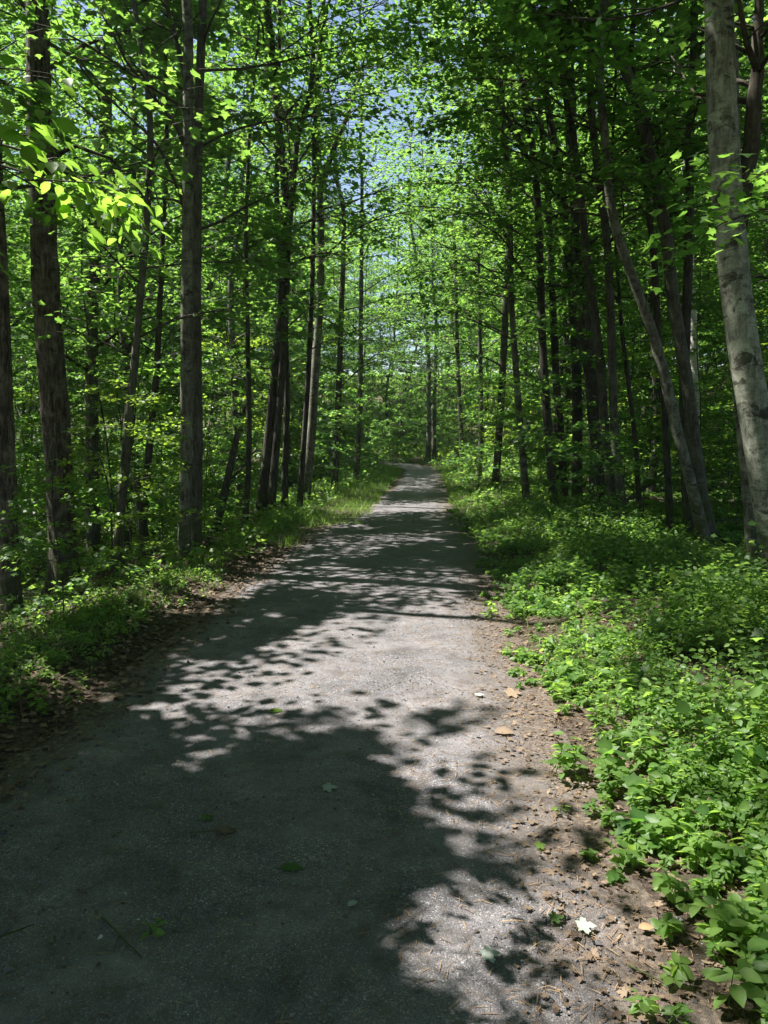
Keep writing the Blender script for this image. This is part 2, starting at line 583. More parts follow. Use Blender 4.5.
# ------------------------------------------------------------------ leaf templates (u along the leaf, v across, n normal)
def fan(outline, n_lift):
    pts = [(0.42, 0, 0)] + [(u, v, n_lift * abs(v) + z) for (u, v, z) in outline]
    k = len(outline)
    faces = [(0, 1 + i, 1 + (i + 1) % k) for i in range(k)]
    return np.array(pts, float), faces


MAPLE = fan([(0, 0, 0), (.12, .34, -.02), (.30, .30, 0), (.50, .55, -.04), (.62, .24, 0), (1.0, 0, -.08), (.62, -.24, 0), (.50, -.55, -.04), (.30, -.30, 0), (.12, -.34, -.02)], 0.16)
OVAL = fan([(0, 0, 0), (.18, .21, 0), (.45, .30, -.02), (.75, .20, -.05), (1.0, 0, -.12), (.75, -.20, -.05), (.45, -.30, -.02), (.18, -.21, 0)], 0.28)
MAPLE_FINE = fan([(0, 0, 0), (.02, .16, 0), (-.04, .34, -.02), (.10, .33, 0), (.20, .30, 0), (.27, .50, -.04), (.40, .56, -.06), (.47, .44, -.03), (.55, .46, -.03), (.50, .24, 0), (.56, .17, 0),
                  (.70, .24, -.03), (.80, .14, -.04), (1.0, 0, -.10), (.82, -.12, -.04), (.72, -.22, -.03), (.57, -.16, 0), (.50, -.24, 0), (.57, -.43, -.03), (.46, -.45, -.03), (.39, -.58, -.06),
                  (.27, -.48, -.04), (.20, -.30, 0), (.09, -.34, 0), (-.05, -.32, -.02), (.02, -.15, 0)], 0.12)
KITE = (np.array([(0, 0, 0), (.45, .42, .06), (1.0, 0, -.06), (.45, -.42, .06)], float), [(0, 1, 2), (0, 2, 3)])
BLADE = (np.array([(0, .022, 0), (0, -.022, 0), (.55, .016, .08), (.55, -.016, .08), (1.0, 0, -.12)], float), [(0, 1, 3, 2), (2, 3, 4)])


class Leaves:
    def __init__(self):
        self.parts = []

    def add(self, tmpl, C, U, N, S, T):
        if len(C):
            self.parts.append((tmpl, C, U, N, S, T))

    def build(self, name, mat, parent=None, origin=(0, 0, 0)):
        VV, FF, CC, TT = [], [], [], []
        base = 0
        for (tp, tf), C, U, N, S, T in self.parts:
            U = U / (np.linalg.norm(U, axis=1, keepdims=True) + 1e-9)
            W = np.cross(N, U)
            W /= (np.linalg.norm(W, axis=1, keepdims=True) + 1e-9)
            Nn = np.cross(U, W)
            k = len(tp)
            V = C[:, None, :] + S[:, None, None] * (tp[None, :, 0, None] * U[:, None, :] + tp[None, :, 1, None] * W[:, None, :] + tp[None, :, 2, None] * Nn[:, None, :])
            n = len(C)
            VV.append(V.reshape(-1, 3))
            off = base + np.arange(n) * k
            flat = np.array([i for f in tf for i in f])
            cnt = np.array([len(f) for f in tf])
            FF.append((off[:, None] + flat[None, :]).ravel())
            CC.append(np.tile(cnt, n))
            off_t = np.zeros(k)
            if k > 6:
                off_t[:] = -.05
                off_t[0] = .16
            TT.append(np.clip(np.repeat(T, k) + np.tile(off_t, n) + rng.normal(0, .07, n * k), 0, 1))
            base += n * k
        if not VV:
            return None
        V = np.concatenate(VV) - np.array(origin)[None, :]
        return np_mesh(name, V, np.concatenate(FF), np.concatenate(CC), mat, parent, np.concatenate(TT))


DENS = (1.35, 1.5, 1.6)


# ------------------------------------------------------------------ wood
def spline(P, step):
    P = np.asarray(P, float)
    if len(P) == 2:
        P = np.array([P[0], (P[0] + P[1]) / 2, P[1]])
    Q = np.vstack([2 * P[0] - P[1], P, 2 * P[-1] - P[-2]])
    out = []
    for i in range(1, len(Q) - 2):
        p0, p1, p2, p3 = Q[i - 1:i + 3]
        n = max(1, int(round(np.linalg.norm(p2 - p1) / step)))
        for k in range(n):
            t = k / n
            out.append(.5 * ((2 * p1) + (-p0 + p2) * t + (2 * p0 - 5 * p1 + 4 * p2 - p3) * t * t + (-p0 + 3 * p1 - 3 * p2 + p3) * t ** 3))
    out.append(P[-1])
    return np.array(out)


class Wood:
    def __init__(self):
        self.V, self.F, self.C, self.n = [], [], [], 0

    def tube(self, P, r, sides=6, rough=0.0, flare=False):
        P = np.asarray(P, float)
        r = np.asarray(r, float)
        m = len(P)
        T = np.gradient(P, axis=0)
        T /= (np.linalg.norm(T, axis=1, keepdims=True) + 1e-9)
        ref = np.where(np.abs(T[:, 2:3]) > .9, np.array([[1., 0, 0]]), np.array([[0, 0, 1.]]))
        if np.abs(T[:, 2]).max() > .9 and np.abs(T[:, 2]).min() < .9:
            ref = np.tile(np.array([[0.93, 0.37, 0.02]]), (m, 1))
        A = np.cross(T, ref)
        A /= (np.linalg.norm(A, axis=1, keepdims=True) + 1e-9)
        B = np.cross(T, A)
        th = np.linspace(0, 2 * math.pi, sides, endpoint=False)
        rr = r[:, None] * np.ones((1, sides))
        if rough:
            ph = rng.random(4) * 6.28
            zz = np.arange(m)[:, None]
            rr = rr * (1 + rough * (np.sin(2 * th[None] + ph[0] + zz * .21) * .5 + np.sin(3 * th[None] + ph[1] - zz * .13) * .5 + rng.normal(0, .35, (m, sides))))
        if flare:
            sg = np.concatenate([[0], np.cumsum(np.linalg.norm(np.diff(P, axis=0), axis=1))])[:, None]
            ph = rng.random(2) * 6.28
            rr = rr * (1 + np.exp(-sg / .24) * (.26 * np.cos(3 * th[None] + ph[0]) + .22 * np.cos(5 * th[None] + ph[1])))
            for _ in range(int(3 + rng.integers(0, 5))):      # knots
                kz, ka = rng.uniform(.5, 7), rng.random() * 6.28
                da = np.angle(np.exp(1j * (th[None] - ka)))
                rr = rr * (1 + rng.uniform(.08, .2) * np.exp(-((sg - kz) / .13) ** 2 - (da / .5) ** 2))
        V = P[:, None, :] + rr[:, :, None] * (np.cos(th)[None, :, None] * A[:, None, :] + np.sin(th)[None, :, None] * B[:, None, :])
        i = np.arange(m * sides).reshape(m, sides) + self.n
        j = np.roll(i, -1, axis=1)
        q = np.stack([i[:-1], j[:-1], j[1:], i[1:]], -1).reshape(-1, 4)
        self.V.append(V.reshape(-1, 3))
        self.F.append(q.ravel())
        self.C.append(np.full(len(q), 4))
        # caps
        self.F.append(i[-1])
        self.C.append(np.array([sides]))
        self.F.append(i[0][::-1])
        self.C.append(np.array([sides]))
        self.n += m * sides

    def build(self, name, mat, parent=None, origin=(0, 0, 0)):
        if not self.V:
            return None
        return np_mesh(name, np.concatenate(self.V) - np.array(origin)[None], np.concatenate(self.F), np.concatenate(self.C), mat, parent)


def unit(v):
    return v / (np.linalg.norm(v) + 1e-9)


def grow_twigs(P, r, wood, sprays, dens=1.0, first=0.25, reach=0.42, droop=0.05, lift=0.0):
    """side shoots along a limb; each carries flat sprays of leaves"""
    L = np.linalg.norm(np.diff(P, axis=0), axis=1).sum()
    n = max(3, int(L * 3.0 * dens))
    for k in range(n):
        f = first + (1 - first) * (k + rng.random() * .6) / n
        f = min(f, .99)
        x = f * (len(P) - 1)
        i = int(x)
        p = P[i] + (P[min(i + 1, len(P) - 1)] - P[i]) * (x - i)
        t = unit(P[min(i + 1, len(P) - 1)] - P[max(i - 1, 0)])
        side = np.cross(t, np.array([0, 0, 1.]))
        if np.linalg.norm(side) < .2:
            side = np.array([rng.normal(), rng.normal(), 0])
        side = unit(side) * (1 if k % 2 else -1)
        d = unit(t * np.array([1, 1, .35]) * rng.uniform(.4, .9) + side * rng.uniform(.6, 1.1) + np.array([0, 0, rng.normal(.05 + lift, .16)]))
        l = max(.28, L * reach * (1.08 - f) * rng.uniform(.6, 1.15))
        l = min(l, 1.7)
        m = 4
        tt = np.linspace(0, 1, m)
        Q = p[None] + d[None] * (tt * l)[:, None] + np.array([0, 0, -droop * l])[None] * (tt ** 2)[:, None]
        rb = max(.003, r * (1 - f) * .5 + .003)
        wood.tube(Q, rb * (1 - .75 * tt), 4)
        ns = max(1, int(round(l / .36)))
        for s in range(ns):
            ff = (s + .6) / ns
            pp = p + d * ff * l + np.array([0, 0, -droop * l * ff * ff])
            sg = 1 if s % 2 else -1
            hd = unit(d * .8 + sg * np.cross(d, np.array([0, 0, 1.])) * rng.uniform(.3, .9) * (ff < .85) + np.array([0, 0, rng.normal(-.02, .1)]))
            sprays.append((pp, hd, rng.uniform(.32, .62)))
    sprays.append((P[-1] - unit(P[-1] - P[-2]) * .15, unit(P[-1] - P[-2]), .45))


def leaf_sprays(sprays, lv, per=15, size=(.06, .105), young=False, mask=True, tmpl_near=MAPLE, lod=13.0, force_far=False, tilt=.42, hang=.0):
    tilt = .34
    if not sprays:
        return
    P = np.array([s[0] for s in sprays])
    D = np.array([s[1] for s in sprays])
    Ls = np.array([s[2] for s in sprays])
    n = len(P)
    t = rng.uniform(.05, 1.0, (n, per))
    sg = np.where(rng.random((n, per)) < .5, -1., 1.)
    side = np.cross(D, np.array([0, 0, 1.]))
    side /= (np.linalg.norm(side, axis=1, keepdims=True) + 1e-6)
    o = rng.uniform(.0, .11, (n, per)) * (1.2 - .5 * t)
    C = P[:, None] + D[:, None] * (t * Ls[:, None])[..., None] + side[:, None] * (sg * o)[..., None]
    C[..., 2] += rng.normal(0, .035, (n, per)) - .05 * t * t
    U = D[:, None] * rng.uniform(.2, 1.0, (n, per))[..., None] + side[:, None] * (sg * rng.uniform(.4, 1.0, (n, per)))[..., None]
    U[..., 2] += rng.normal(-.18 - hang, .22, (n, per))
    N = rng.normal(0, tilt, (n, per, 3))
    N[..., 2] += 1.0
    st = rng.normal(.5, .16, (n, 1)) + rng.normal(0, .13, (n, per))
    S = rng.uniform(size[0], size[1], (n, per)) * (1.08 - .25 * t)
    C, U, N = C.reshape(-1, 3), U.reshape(-1, 3), N.reshape(-1, 3)
    S, T = S.ravel(), np.clip(st.ravel(), 0, 1)
    if mask:
        k = thin(C)
        C, U, N, S, T = C[k], U[k], N[k], S[k], T[k]
    if force_far:
        lv.add(KITE, C, U, N, S * 1.12, T)
        return
    px, py, z = project(C)
    near = (z > 0) & (z < lod) & (px > -60) & (px < 830) & (py > -60)
    lv.add(tmpl_near, C[near], U[near], N[near], S[near], T[near])
    f = ~near
    vis = (z > 0) & (px > -80) & (px < 850) & (py > -80)
    out = f & ~vis
    lv.add(KITE, C[f & vis], U[f & vis], N[f & vis], S[f & vis] * 1.1, T[f & vis])
    lv.add(KITE, C[out], U[out], N[out], S[out] * 1.35, T[out])


def make_tree(name, label, cat, group, pts, r0, H, h0, nb, blen, bark, limbs=(), leaf=None, per=15, dens=1.0, size=(.075, .125), bias=None, mask=True,
              far=False, split_branches=True, elev=(.35, 1.1), top_wander=.12, shape='round', rough=.05, reach=.42, sides=14, tmpl=None, hang=0.0):
    leaf = leaf or M_MAPLE
    nb = int(nb * DENS[0])
    dens *= DENS[1]
    per = int(per * DENS[2])
    pts = [np.asarray(p, float) for p in pts]
    base = pts[0].copy()
    base[2] = float(ground(base[0], base[1]))
    # carry the trunk on upwards past the last given point
    d = unit(pts[-1] - pts[-2])
    p = pts[-1].copy()
    while p[2] - base[2] < H:
        d = unit(d + np.array([rng.normal(0, top_wander), rng.normal(0, top_wander), .45]))
        p = p + d * 1.1
        pts.append(p.copy())
    pts[0] = base + np.array([0, 0, -.12])
    T = spline(np.array(pts), .22)
    seg = np.concatenate([[0], np.cumsum(np.linalg.norm(np.diff(T, axis=0), axis=1))])
    s = seg / seg[-1]
    r = r0 * (1 - .86 * s ** 1.15)
    r = r * (1 + .45 * np.exp(-seg / .22)) + .004
    root = empty(name, base)
    tag(root, label, cat, group)
    wd = Wood()
    wd.tube(T, r, sides, rough, sides > 8)
    sprays, branches = [], []
    trunk_wood = wd
    hz = T[:, 2] - base[2]
    ga = rng.random() * 6.28
    for i in range(nb):
        f = (i + rng.random() * .7) / nb
        h = h0 + (H * .97 - h0) * f
        j = int(np.argmin(np.abs(hz - h)))
        ga += 2.4 + rng.normal(0, .3)
        az = np.array([math.cos(ga), math.sin(ga), 0])
        if bias is not None:
            az = unit(az + np.array([bias[0], bias[1], 0]))
        if shape == 'round':
            ln = blen * (0.45 + 1.1 * math.sin(math.pi * min(.92, .22 + f * .75))) * .72
        elif shape == 'layer':
            ln = blen * (1.05 - .7 * f)
        else:
            ln = blen * (.5 + .5 * math.sin(math.pi * f))
        ln *= rng.uniform(.75, 1.2)
        e0 = rng.uniform(*elev) * (.7 + .6 * f)
        m = max(5, int(ln / .3))
        q = [T[j]]
        dd = unit(az + np.array([0, 0, e0]))
        for k in range(m):
            dd = unit(dd + np.array([rng.normal(0, .13), rng.normal(0, .13), rng.normal(-.35 * e0 / m * 1.4, .09)]))
            q.append(q[-1] + dd * ln / m)
        q = np.array(q)
        if mask and in_gap(q) > .3:
            continue
        rb = min(max(.006, r[j] * .30), .034)
        bw = Wood()
        bw.tube(q, rb * (1 - .82 * np.linspace(0, 1, len(q))), 6, .04)
        grow_twigs(q, rb, bw, sprays, dens, reach=reach)
        branches.append((bw, q))
    for lp, lr in limbs:
        q = spline(np.array(lp), .3)
        q[1:] += rng.normal(0, .012, (len(q) - 1, 3))
        bw = Wood()
        bw.tube(q, lr * (1 - .75 * np.linspace(0, 1, len(q))), 8, .05)
        grow_twigs(q, lr, bw, sprays, dens, first=.35, reach=reach)
        branches.append((bw, q))
    if split_branches:
        # limbs the photograph can see are parts of their own, the ones above the picture stay with the trunk
        for bw, q in branches:
            px, py, z = project(q)
            if ((z > 0) & (px > -20) & (px < 790) & (py > -20) & (py < 1000)).any():
                bw.build('branch', BARK['limb'], root, base)
            else:
                merge(trunk_wood, bw)
    else:
        for bw, q in branches:
            merge(trunk_wood, bw)
    trunk_wood.build('trunk', BARK[bark], root, base)
    lv = Leaves()
    leaf_sprays(sprays, lv, per, size, mask=mask, force_far=far, tmpl_near=tmpl or MAPLE, hang=hang)
    lv.build('crown', leaf, root, base)
    return root


def merge(a, b):
    for Vv in b.V:
        a.V.append(Vv)
    for Ff, Cc in zip(b.F, b.C):
        a.F.append(Ff + a.n)
        a.C.append(Cc)
    a.n += b.n


def copy_tree(root, loc, rz, sc, label=None, group=None):
    c = root.copy()
    COL.objects.link(c)
    c.location = [float(v) for v in loc]
    c.rotation_euler = (0, 0, rz)
    c.scale = (sc, sc, sc)
    if label:
        c['label'] = label
    if group:
        c['group'] = group
    for ch in list(root.children):
        k = ch.copy()
        COL.objects.link(k)
        k.parent = c
    return c


# sun beams that fall through the canopy on things the photograph shows lit
BEAMS += [
    (at(60, 185, 2.7), .40, .0), (at(110, 205, 2.7), .32, .0), (at(140, 250, 2.7), .3, .0),
    (at(130, 420, 8.5), .55, .05), (at(90, 330, 10), .5, .15), (at(120, 180, 12), 1.2, .3),
    (at(560, 270, 8.5), .5, .1),
    (at(690, 270, 20), 1.0, .2), (at(640, 300, 10.8), .45, .1), (at(660, 370, 10.8), .3, .1),
    (at(185, 500, 10), .3, .1), (at(183, 300, 10), .3, .2), (at(42, 120, 9.5), .35, .15), (at(60, 430, 9.5), .3, .15),
    (at(525, 400, 17), .35, .2), (at(320, 270, 18), .4, .15), (at(385, 230, 30), 3.0, .3), (at(520, 610, 7.5), .8, .3),
    (at(560, 460, 9.0), .3, .2), (at(560, 120, 10), .8, .4), (at(740, 430, 14), 1.2, .2), (at(680, 400, 15), 1.2, .3),
    (at(230, 330, 16), 1.2, .3), (at(230, 120, 18), 1.5, .4),
]

# ------------------------------------------------------------------ the trees one can tell apart
def tr(label, bark, d, w, pts, H=16, h0=4.5, nb=20, blen=3.0, limbs=(), dz=0.0, name='maple_tree', group=None, **kw):
    P = []
    m = len(pts)
    for i, (x, y) in enumerate(pts):
        P.append(at(x, y, d + dz * i / max(1, m - 1)))
    P[0][2] = float(ground(P[0][0], P[0][1]))
    r0 = w / F * d * .5 * (1.10 if pts[0][0] < 430 else 0.95)
    lb = []
    for lp, lw, ld in limbs:
        lb.append(([at(x, y, d + ld * i) for i, (x, y) in enumerate(lp)], lw / F * d * .5))
    return make_tree(name, label, 'tree', group, P, r0, H, h0, nb, blen, bark, lb, **kw)


# left of the path
tr('stoutest trunk on the sloping left side, with dark deeply furrowed bark', 'rough', 9.5, 25.5, [(66, 602), (58, 450), (47, 300), (40, 150), (37, 0)], H=19, h0=5.5, nb=22, blen=4.0, name='oak_tree',
   limbs=[([(46, 160), (75, 145), (110, 160), (150, 205)], 5, .15), ([(44, 40), (75, 60), (130, 110)], 4, -.2)], sides=20, rough=.07)
tr('dark furrowed trunk at the very left edge of the photo', 'rough', 8.0, 17, [(10, 585), (4, 400), (-2, 240), (-10, 100), (-14, 0)], H=17, h0=3.4, nb=22, blen=3.4, name='oak_tree', sides=18)
tr('pale smooth trunk of the close pair on the left berm, the nearer of the two', 'smooth', 10.0, 11.5, [(184, 578), (186, 450), (187, 300), (188, 150), (187, 0)], H=17, h0=4.2, nb=22, blen=3.2,
   limbs=[([(188, 95), (178, 45), (165, 0), (150, -60)], 6, .1), ([(187, 150), (160, 105), (125, 60), (95, 0)], 5, -.15), ([(186, 215), (160, 150), (110, 100), (60, 40)], 4, -.1)])
tr('darker thinner trunk of the close pair on the left berm', 'grey', 10.5, 10, [(195, 562), (197, 450), (196, 330), (197, 200), (199, 100), (203, 0)], H=16, h0=4.0, nb=20, blen=2.8)
tr('slim pale trunk leaning gently between the stout oak and the close pair', 'grey', 9.8, 8, [(115, 592), (120, 520), (127, 440), (135, 360), (140, 300), (146, 230), (150, 120)], H=10, h0=2.6, nb=18, blen=2.2)
tr('grey trunk half hidden behind leaves just right of the stout oak', 'grey', 14.0, 13, [(93, 575), (92, 450), (92, 330), (95, 270), (99, 230), (105, 100)], H=16, h0=3.6, nb=20, blen=3.0)
tr('thin dark tree leaning right in the shade left of the close pair', 'dark', 12.5, 7, [(139, 560), (146, 490), (150, 440), (156, 380), (160, 300)], H=9, h0=2.4, nb=16, blen=2.2)
tr('thick dark trunk of the cluster beside the left verge, bending right then back left', 'dark', 15.5, 10, [(260, 530), (267, 460), (276, 370), (284, 280), (286, 200), (279, 130), (274, 70), (267, 0)], H=17, h0=4.6, nb=22, blen=3.2,
   limbs=[([(283, 160), (262, 118), (235, 95), (215, 105)], 4, .1)])
tr('forked trunk crossing its neighbour in the left cluster, fork high above the path', 'dark', 15.2, 7, [(270, 530), (275, 460), (281, 390), (286, 300), (288, 240), (293, 190), (298, 135), (310, 95), (313, 50), (310, 10)], H=15, h0=4.5, nb=18, blen=2.8,
   limbs=[([(298, 137), (286, 118), (272, 90), (262, 60)], 5, .1)])
tr('straight dark trunk standing third in the left cluster', 'dark', 15.9, 6, [(284, 528), (285, 470), (287, 400), (285, 330), (283, 280), (277, 220), (278, 120)], H=14, h0=3.6, nb=18, blen=2.6)
tr('thin straight pole of a tree right of the left cluster', 'dark', 16.2, 5, [(299, 520), (304, 440), (309, 360), (313, 250), (314, 150)], H=13, h0=3.2, nb=16, blen=2.2)
tr('pale patched trunk with one limb rising right, just past the left cluster', 'smooth', 18.0, 8, [(305, 512), (311, 440), (316, 360), (320, 300), (321, 230), (319, 170), (316, 90)], H=17, h0=4.8, nb=20, blen=3.2,
   limbs=[([(321, 190), (333, 150), (348, 112), (362, 70), (372, 30)], 6, .15)])
tr('slender dark tree near the far end of the left verge', 'dark', 22.0, 6, [(334, 503), (338, 420), (341, 320), (344, 220)], H=14, h0=2.6, nb=20, blen=2.4)
tr('thin grey tree last along the left verge before the bend', 'grey', 26.0, 5, [(356, 494), (360, 400), (361, 300), (362, 180)], H=16, h0=2.6, nb=22, blen=2.8)
tr('thin dark tree straight up between the close pair and the left cluster', 'dark', 14.0, 5, [(245, 545), (249, 450), (248, 350), (246, 250)], H=10, h0=2.2, nb=16, blen=2.0)
# right of the path
tr('big pale smooth trunk with black bark scars, nearest on the right', 'beech', 6.9, 31.5, [(788, 625), (768, 500), (752, 400), (737, 300), (726, 180), (721, 80), (719, 0)], H=18, h0=6.0, nb=22, blen=3.6, name='beech_tree',
   limbs=[([(737, 225), (746, 180), (755, 100), (762, 0), (770, -80)], 20, .05), ([(757, 70), (748, 40), (738, 0), (730, -50)], 7, -.1)], sides=26, rough=.025)
tr('slim smooth trunk standing tight behind the big scarred beech', 'smooth', 8.2, 15, [(757, 603), (750, 500), (743, 420), (739, 340), (737, 260), (735, 180), (732, 60)], H=14, h0=4.4, nb=18, blen=2.8, name='beech_tree')
tr('pale trunk sweeping up to the left in a long curve across its neighbours', 'smooth', 10.8, 11, [(709, 563), (700, 520), (690, 480), (677, 430), (668, 390), (655, 340), (641, 300), (630, 270), (618, 235), (610, 200), (606, 150), (600, 80)], H=13, h0=4.2, nb=20, blen=2.8)
tr('dark tall trunk arching left from the base of the curved pale one', 'grey', 11.1, 13.5, [(713, 560), (702, 500), (694, 440), (688, 390), (680, 340), (672, 290), (667, 240), (655, 180), (640, 110), (622, 60), (603, 0)], H=17, h0=4.6, nb=22, blen=3.2)
tr('upright dark trunk just behind the two arching trunks on the right', 'dark', 11.8, 10, [(690, 568), (687, 500), (684, 400), (686, 320), (689, 240), (690, 140), (694, 40)], H=16, h0=4.4, nb=20, blen=3.0)
tr('thin dark trunk left of the curved pale trunk, tilted left near its top', 'dark', 12.2, 7, [(671, 548), (668, 480), (664, 400), (658, 330), (654, 260), (642, 150), (632, 60)], H=14, h0=3.4, nb=18, blen=2.6)
tr('left trunk of two parallel grey trunks in the middle of the right woods', 'grey', 12.6, 9, [(617, 540), (610, 480), (604, 420), (600, 360), (591, 290), (584, 230), (575, 150), (560, 60), (555, 0)], H=16, h0=4.2, nb=20, blen=3.0)
tr('right trunk of two parallel grey trunks in the middle of the right woods', 'grey', 12.4, 9, [(628, 541), (619, 480), (614, 420), (612, 350), (610, 290), (606, 230), (593, 130), (590, 60)], H=16, h0=4.2, nb=20, blen=3.0)
tr('pencil thin stem right behind the two parallel grey trunks', 'dark', 13.2, 5, [(641, 536), (635, 440), (628, 380), (621, 320), (615, 220)], H=9, h0=2.6, nb=14, blen=1.8)
tr('thickest black trunk in the shaded clump left of the parallel grey trunks', 'dark', 16.0, 15, [(597, 516), (596, 440), (590, 370), (585, 320), (580, 260), (572, 150)], H=18, h0=4.0, nb=24, blen=3.4)
tr('black trunk on the left side of the shaded clump of the right woods', 'dark', 16.5, 11, [(577, 514), (577, 400), (574, 320), (562, 200), (547, 100), (535, 20)], H=17, h0=3.8, nb=22, blen=3.2)
tr('dark trunk behind the right herb bank, leaning left over the verge', 'dark', 15.0, 9, [(555, 522), (551, 460), (546, 400), (542, 330), (540, 260), (535, 170), (520, 60)], H=17, h0=3.8, nb=22, blen=3.4, bias=(-.4, 0),
   limbs=[([(536, 180), (515, 130), (490, 90), (460, 60)], 5, -.2)])
tr('dark trunk close behind the one that leans over the right verge', 'dark', 17.2, 8, [(565, 510), (561, 440), (556, 380), (553, 310), (548, 200)], H=15, h0=3.4, nb=20, blen=3.0)
tr('slim pale trunk with light patches, first on the right verge ahead', 'smooth', 17.0, 7, [(527, 511), (523, 460), (519, 410), (514, 340), (511, 290), (510, 220), (505, 140), (500, 60)], H=16, h0=3.4, nb=22, blen=3.0, bias=(-.4, 0))
tr('white birch trunk shining in the sun behind the arching trunks', 'white', 20.0, 9, [(699, 480), (694, 350), (690, 260), (686, 200), (682, 100)], H=17, h0=5, nb=20, blen=3.0, name='birch_tree')
tr('tree on the right verge whose thin limb reaches left over the path', 'dark', 22.0, 8, [(495, 496), (501, 400), (506, 300), (509, 200), (505, 90)], H=18, h0=3.2, nb=24, blen=3.4, bias=(-.5, 0),
   limbs=[([(507, 150), (485, 122), (455, 100), (425, 82), (400, 66)], 4, -.15), ([(508, 240), (480, 200), (450, 165)], 3.5, -.1)])
tr('slender grey tree at the right verge two thirds along the path', 'grey', 27.0, 5, [(479, 484), (481, 430), (480, 340), (478, 220)], H=18, h0=2.6, nb=24, blen=3.4, bias=(-.4, 0))
tr('dark slim tree at the right verge close to the bend', 'dark', 31.0, 5, [(463, 480), (461, 430), (457, 340), (455, 250)], H=18, h0=2.4, nb=24, blen=3.4)
tr('left one of two pale trunks beyond the end of the path', 'smooth', 46.0, 4.5, [(428, 466), (429, 420), (428, 340)], H=19, h0=4, nb=22, blen=3.8, per=11, size=(.1, .15))
tr('right one of two pale trunks beyond the end of the path', 'smooth', 47.0, 4.5, [(434, 466), (434, 420), (436, 340)], H=19, h0=4, nb=22, blen=3.8, per=11, size=(.1, .15))

# trees beside the camera whose limbs hang into the picture and shade the path
make_tree('beech_tree', 'beech whose bright toothed leaves hang in at the upper left edge', 'tree', None,
          [(-2.9, 2.75, 0), (-2.92, 2.75, 1.6), (-2.86, 2.7, 3.2), (-2.95, 2.7, 5)], .075, 12, 4.2, 26, 2.9, 'smooth',
          per=17, dens=1.1, leaf=M_BEECH, size=(.05, .078), tmpl=OVAL, hang=.25,
          limbs=[([(-2.88, 2.72, 2.2), (-2.2, 2.72, 2.36), at(-60, 132, 2.7), at(-8, 142, 2.7), at(40, 156, 2.68), at(72, 182, 2.66)], .010),
                 ([(-2.88, 2.72, 2.3), at(-80, 132, 2.5), at(-40, 150, 2.45), at(5, 172, 2.4), at(36, 190, 2.4)], .008),
                 ([(-2.88, 2.72, 2.4), at(-60, 60, 2.6), at(-20, 70, 2.6), at(10, 85, 2.6)], .008)])

make_tree('maple_tree', 'maple outside the right edge, its long flat leaf sprays crossing the big beech trunk', 'tree', None,
          [(3.75, 4.3, 0), (3.78, 4.32, 1.6), (3.7, 4.3, 3.4), (3.8, 4.3, 5)], .07, 11, 4.4, 20, 2.4, 'grey',
          limbs=[([(3.75, 4.3, 2.5), at(790, 205, 4.35), at(755, 212, 4.4), at(722, 226, 4.45), at(700, 236, 4.5)], .010),
                 ([(3.76, 4.3, 2.9), at(785, 160, 4.3), at(760, 176, 4.4), at(742, 186, 4.5)], .008)], size=(.055, .09), per=11)
for lab, x, y, h, h0, nb, bl in [
    ('oak leaning over the slope outside the left edge, shading the near path', -5.6, 4.3, 10, 4.0, 30, 4.0),
    ('maple behind the camera on the left bank, its crown over the path', -4.6, 1.2, 13, 4.2, 30, 3.6),
    ('tall maple down the left slope outside the photo edge', -7.9, 4.9, 17, 4.4, 30, 4.0),
    ('maple on the left slope level with the camera', -8.4, 2.6, 17, 4.6, 30, 4.2),
    ('maple behind the camera close to the left verge', -3.7, -2.0, 13, 4.4, 26, 3.4),
    ('maple outside the right edge with a crown spread over the path', 4.6, 1.6, 15, 5.0, 30, 4.2),
    ('tall maple behind the camera on the right bank', 3.4, -2.2, 15, 4.6, 30, 4.2),
    ('maple far behind the camera beside the left verge', -3.2, -6.0, 15, 4.2, 30, 4.2),
    ('maple far behind the camera beside the right verge', 2.9, -6.8, 15, 4.2, 30, 4.2),
    ('maple up the right slope outside the photo edge', 7.2, 4.2, 16, 4.6, 30, 4.2),
    ('maple up the right slope level with the camera', 8.2, -1.2, 16, 4.6, 30, 4.2),
    ('maple down the left slope behind the camera', -7.6, -3.2, 16, 4.4, 30, 4.2),
]:
    make_tree('maple_tree', lab, 'tree', None, [(x, y, 0), (x + .1, y, 2), (x, y + .1, 4)], .13, h, h0, nb, bl, 'dark', per=24, dens=1.2, size=(.08, .12))

# unnamed neighbours within the first twenty metres: each grown on its own
fill = [(-7.4, 12.0), (-9.6, 14.5), (-6.2, 17.0), (-11.5, 10.5), (-8.0, 20.5), (-12.5, 18.0), (-5.2, 21.5), (-14.5, 13.0), (-10.4, 7.8),
        (6.6, 13.6), (9.2, 12.0), (7.6, 17.5), (11.8, 15.5), (10.0, 19.5), (5.6, 20.5), (13.5, 11.5), (8.6, 8.4), (3.9, 24.0), (-4.6, 26.0)]
for k, (x, y) in enumerate(fill):
    lf = x < 0
    hh = rng.uniform(12, 17)
    make_tree('forest_tree', 'middling forest tree on the %s, its trunk lost among nearer trunks and leaves' % ('left slope' if lf else 'right side'), 'tree',
              'half hidden trees on the left slope' if lf else 'half hidden trees in the right woods',
              [(x, y, 0), (x + rng.normal(0, .15), y, 2), (x + rng.normal(0, .3), y, 5)], rng.uniform(.06, .11), hh, rng.uniform(2.6, 4.2), 20, rng.uniform(2.4, 3.4),
              random.choice(['dark', 'dark', 'grey']), per=14, split_branches=False)

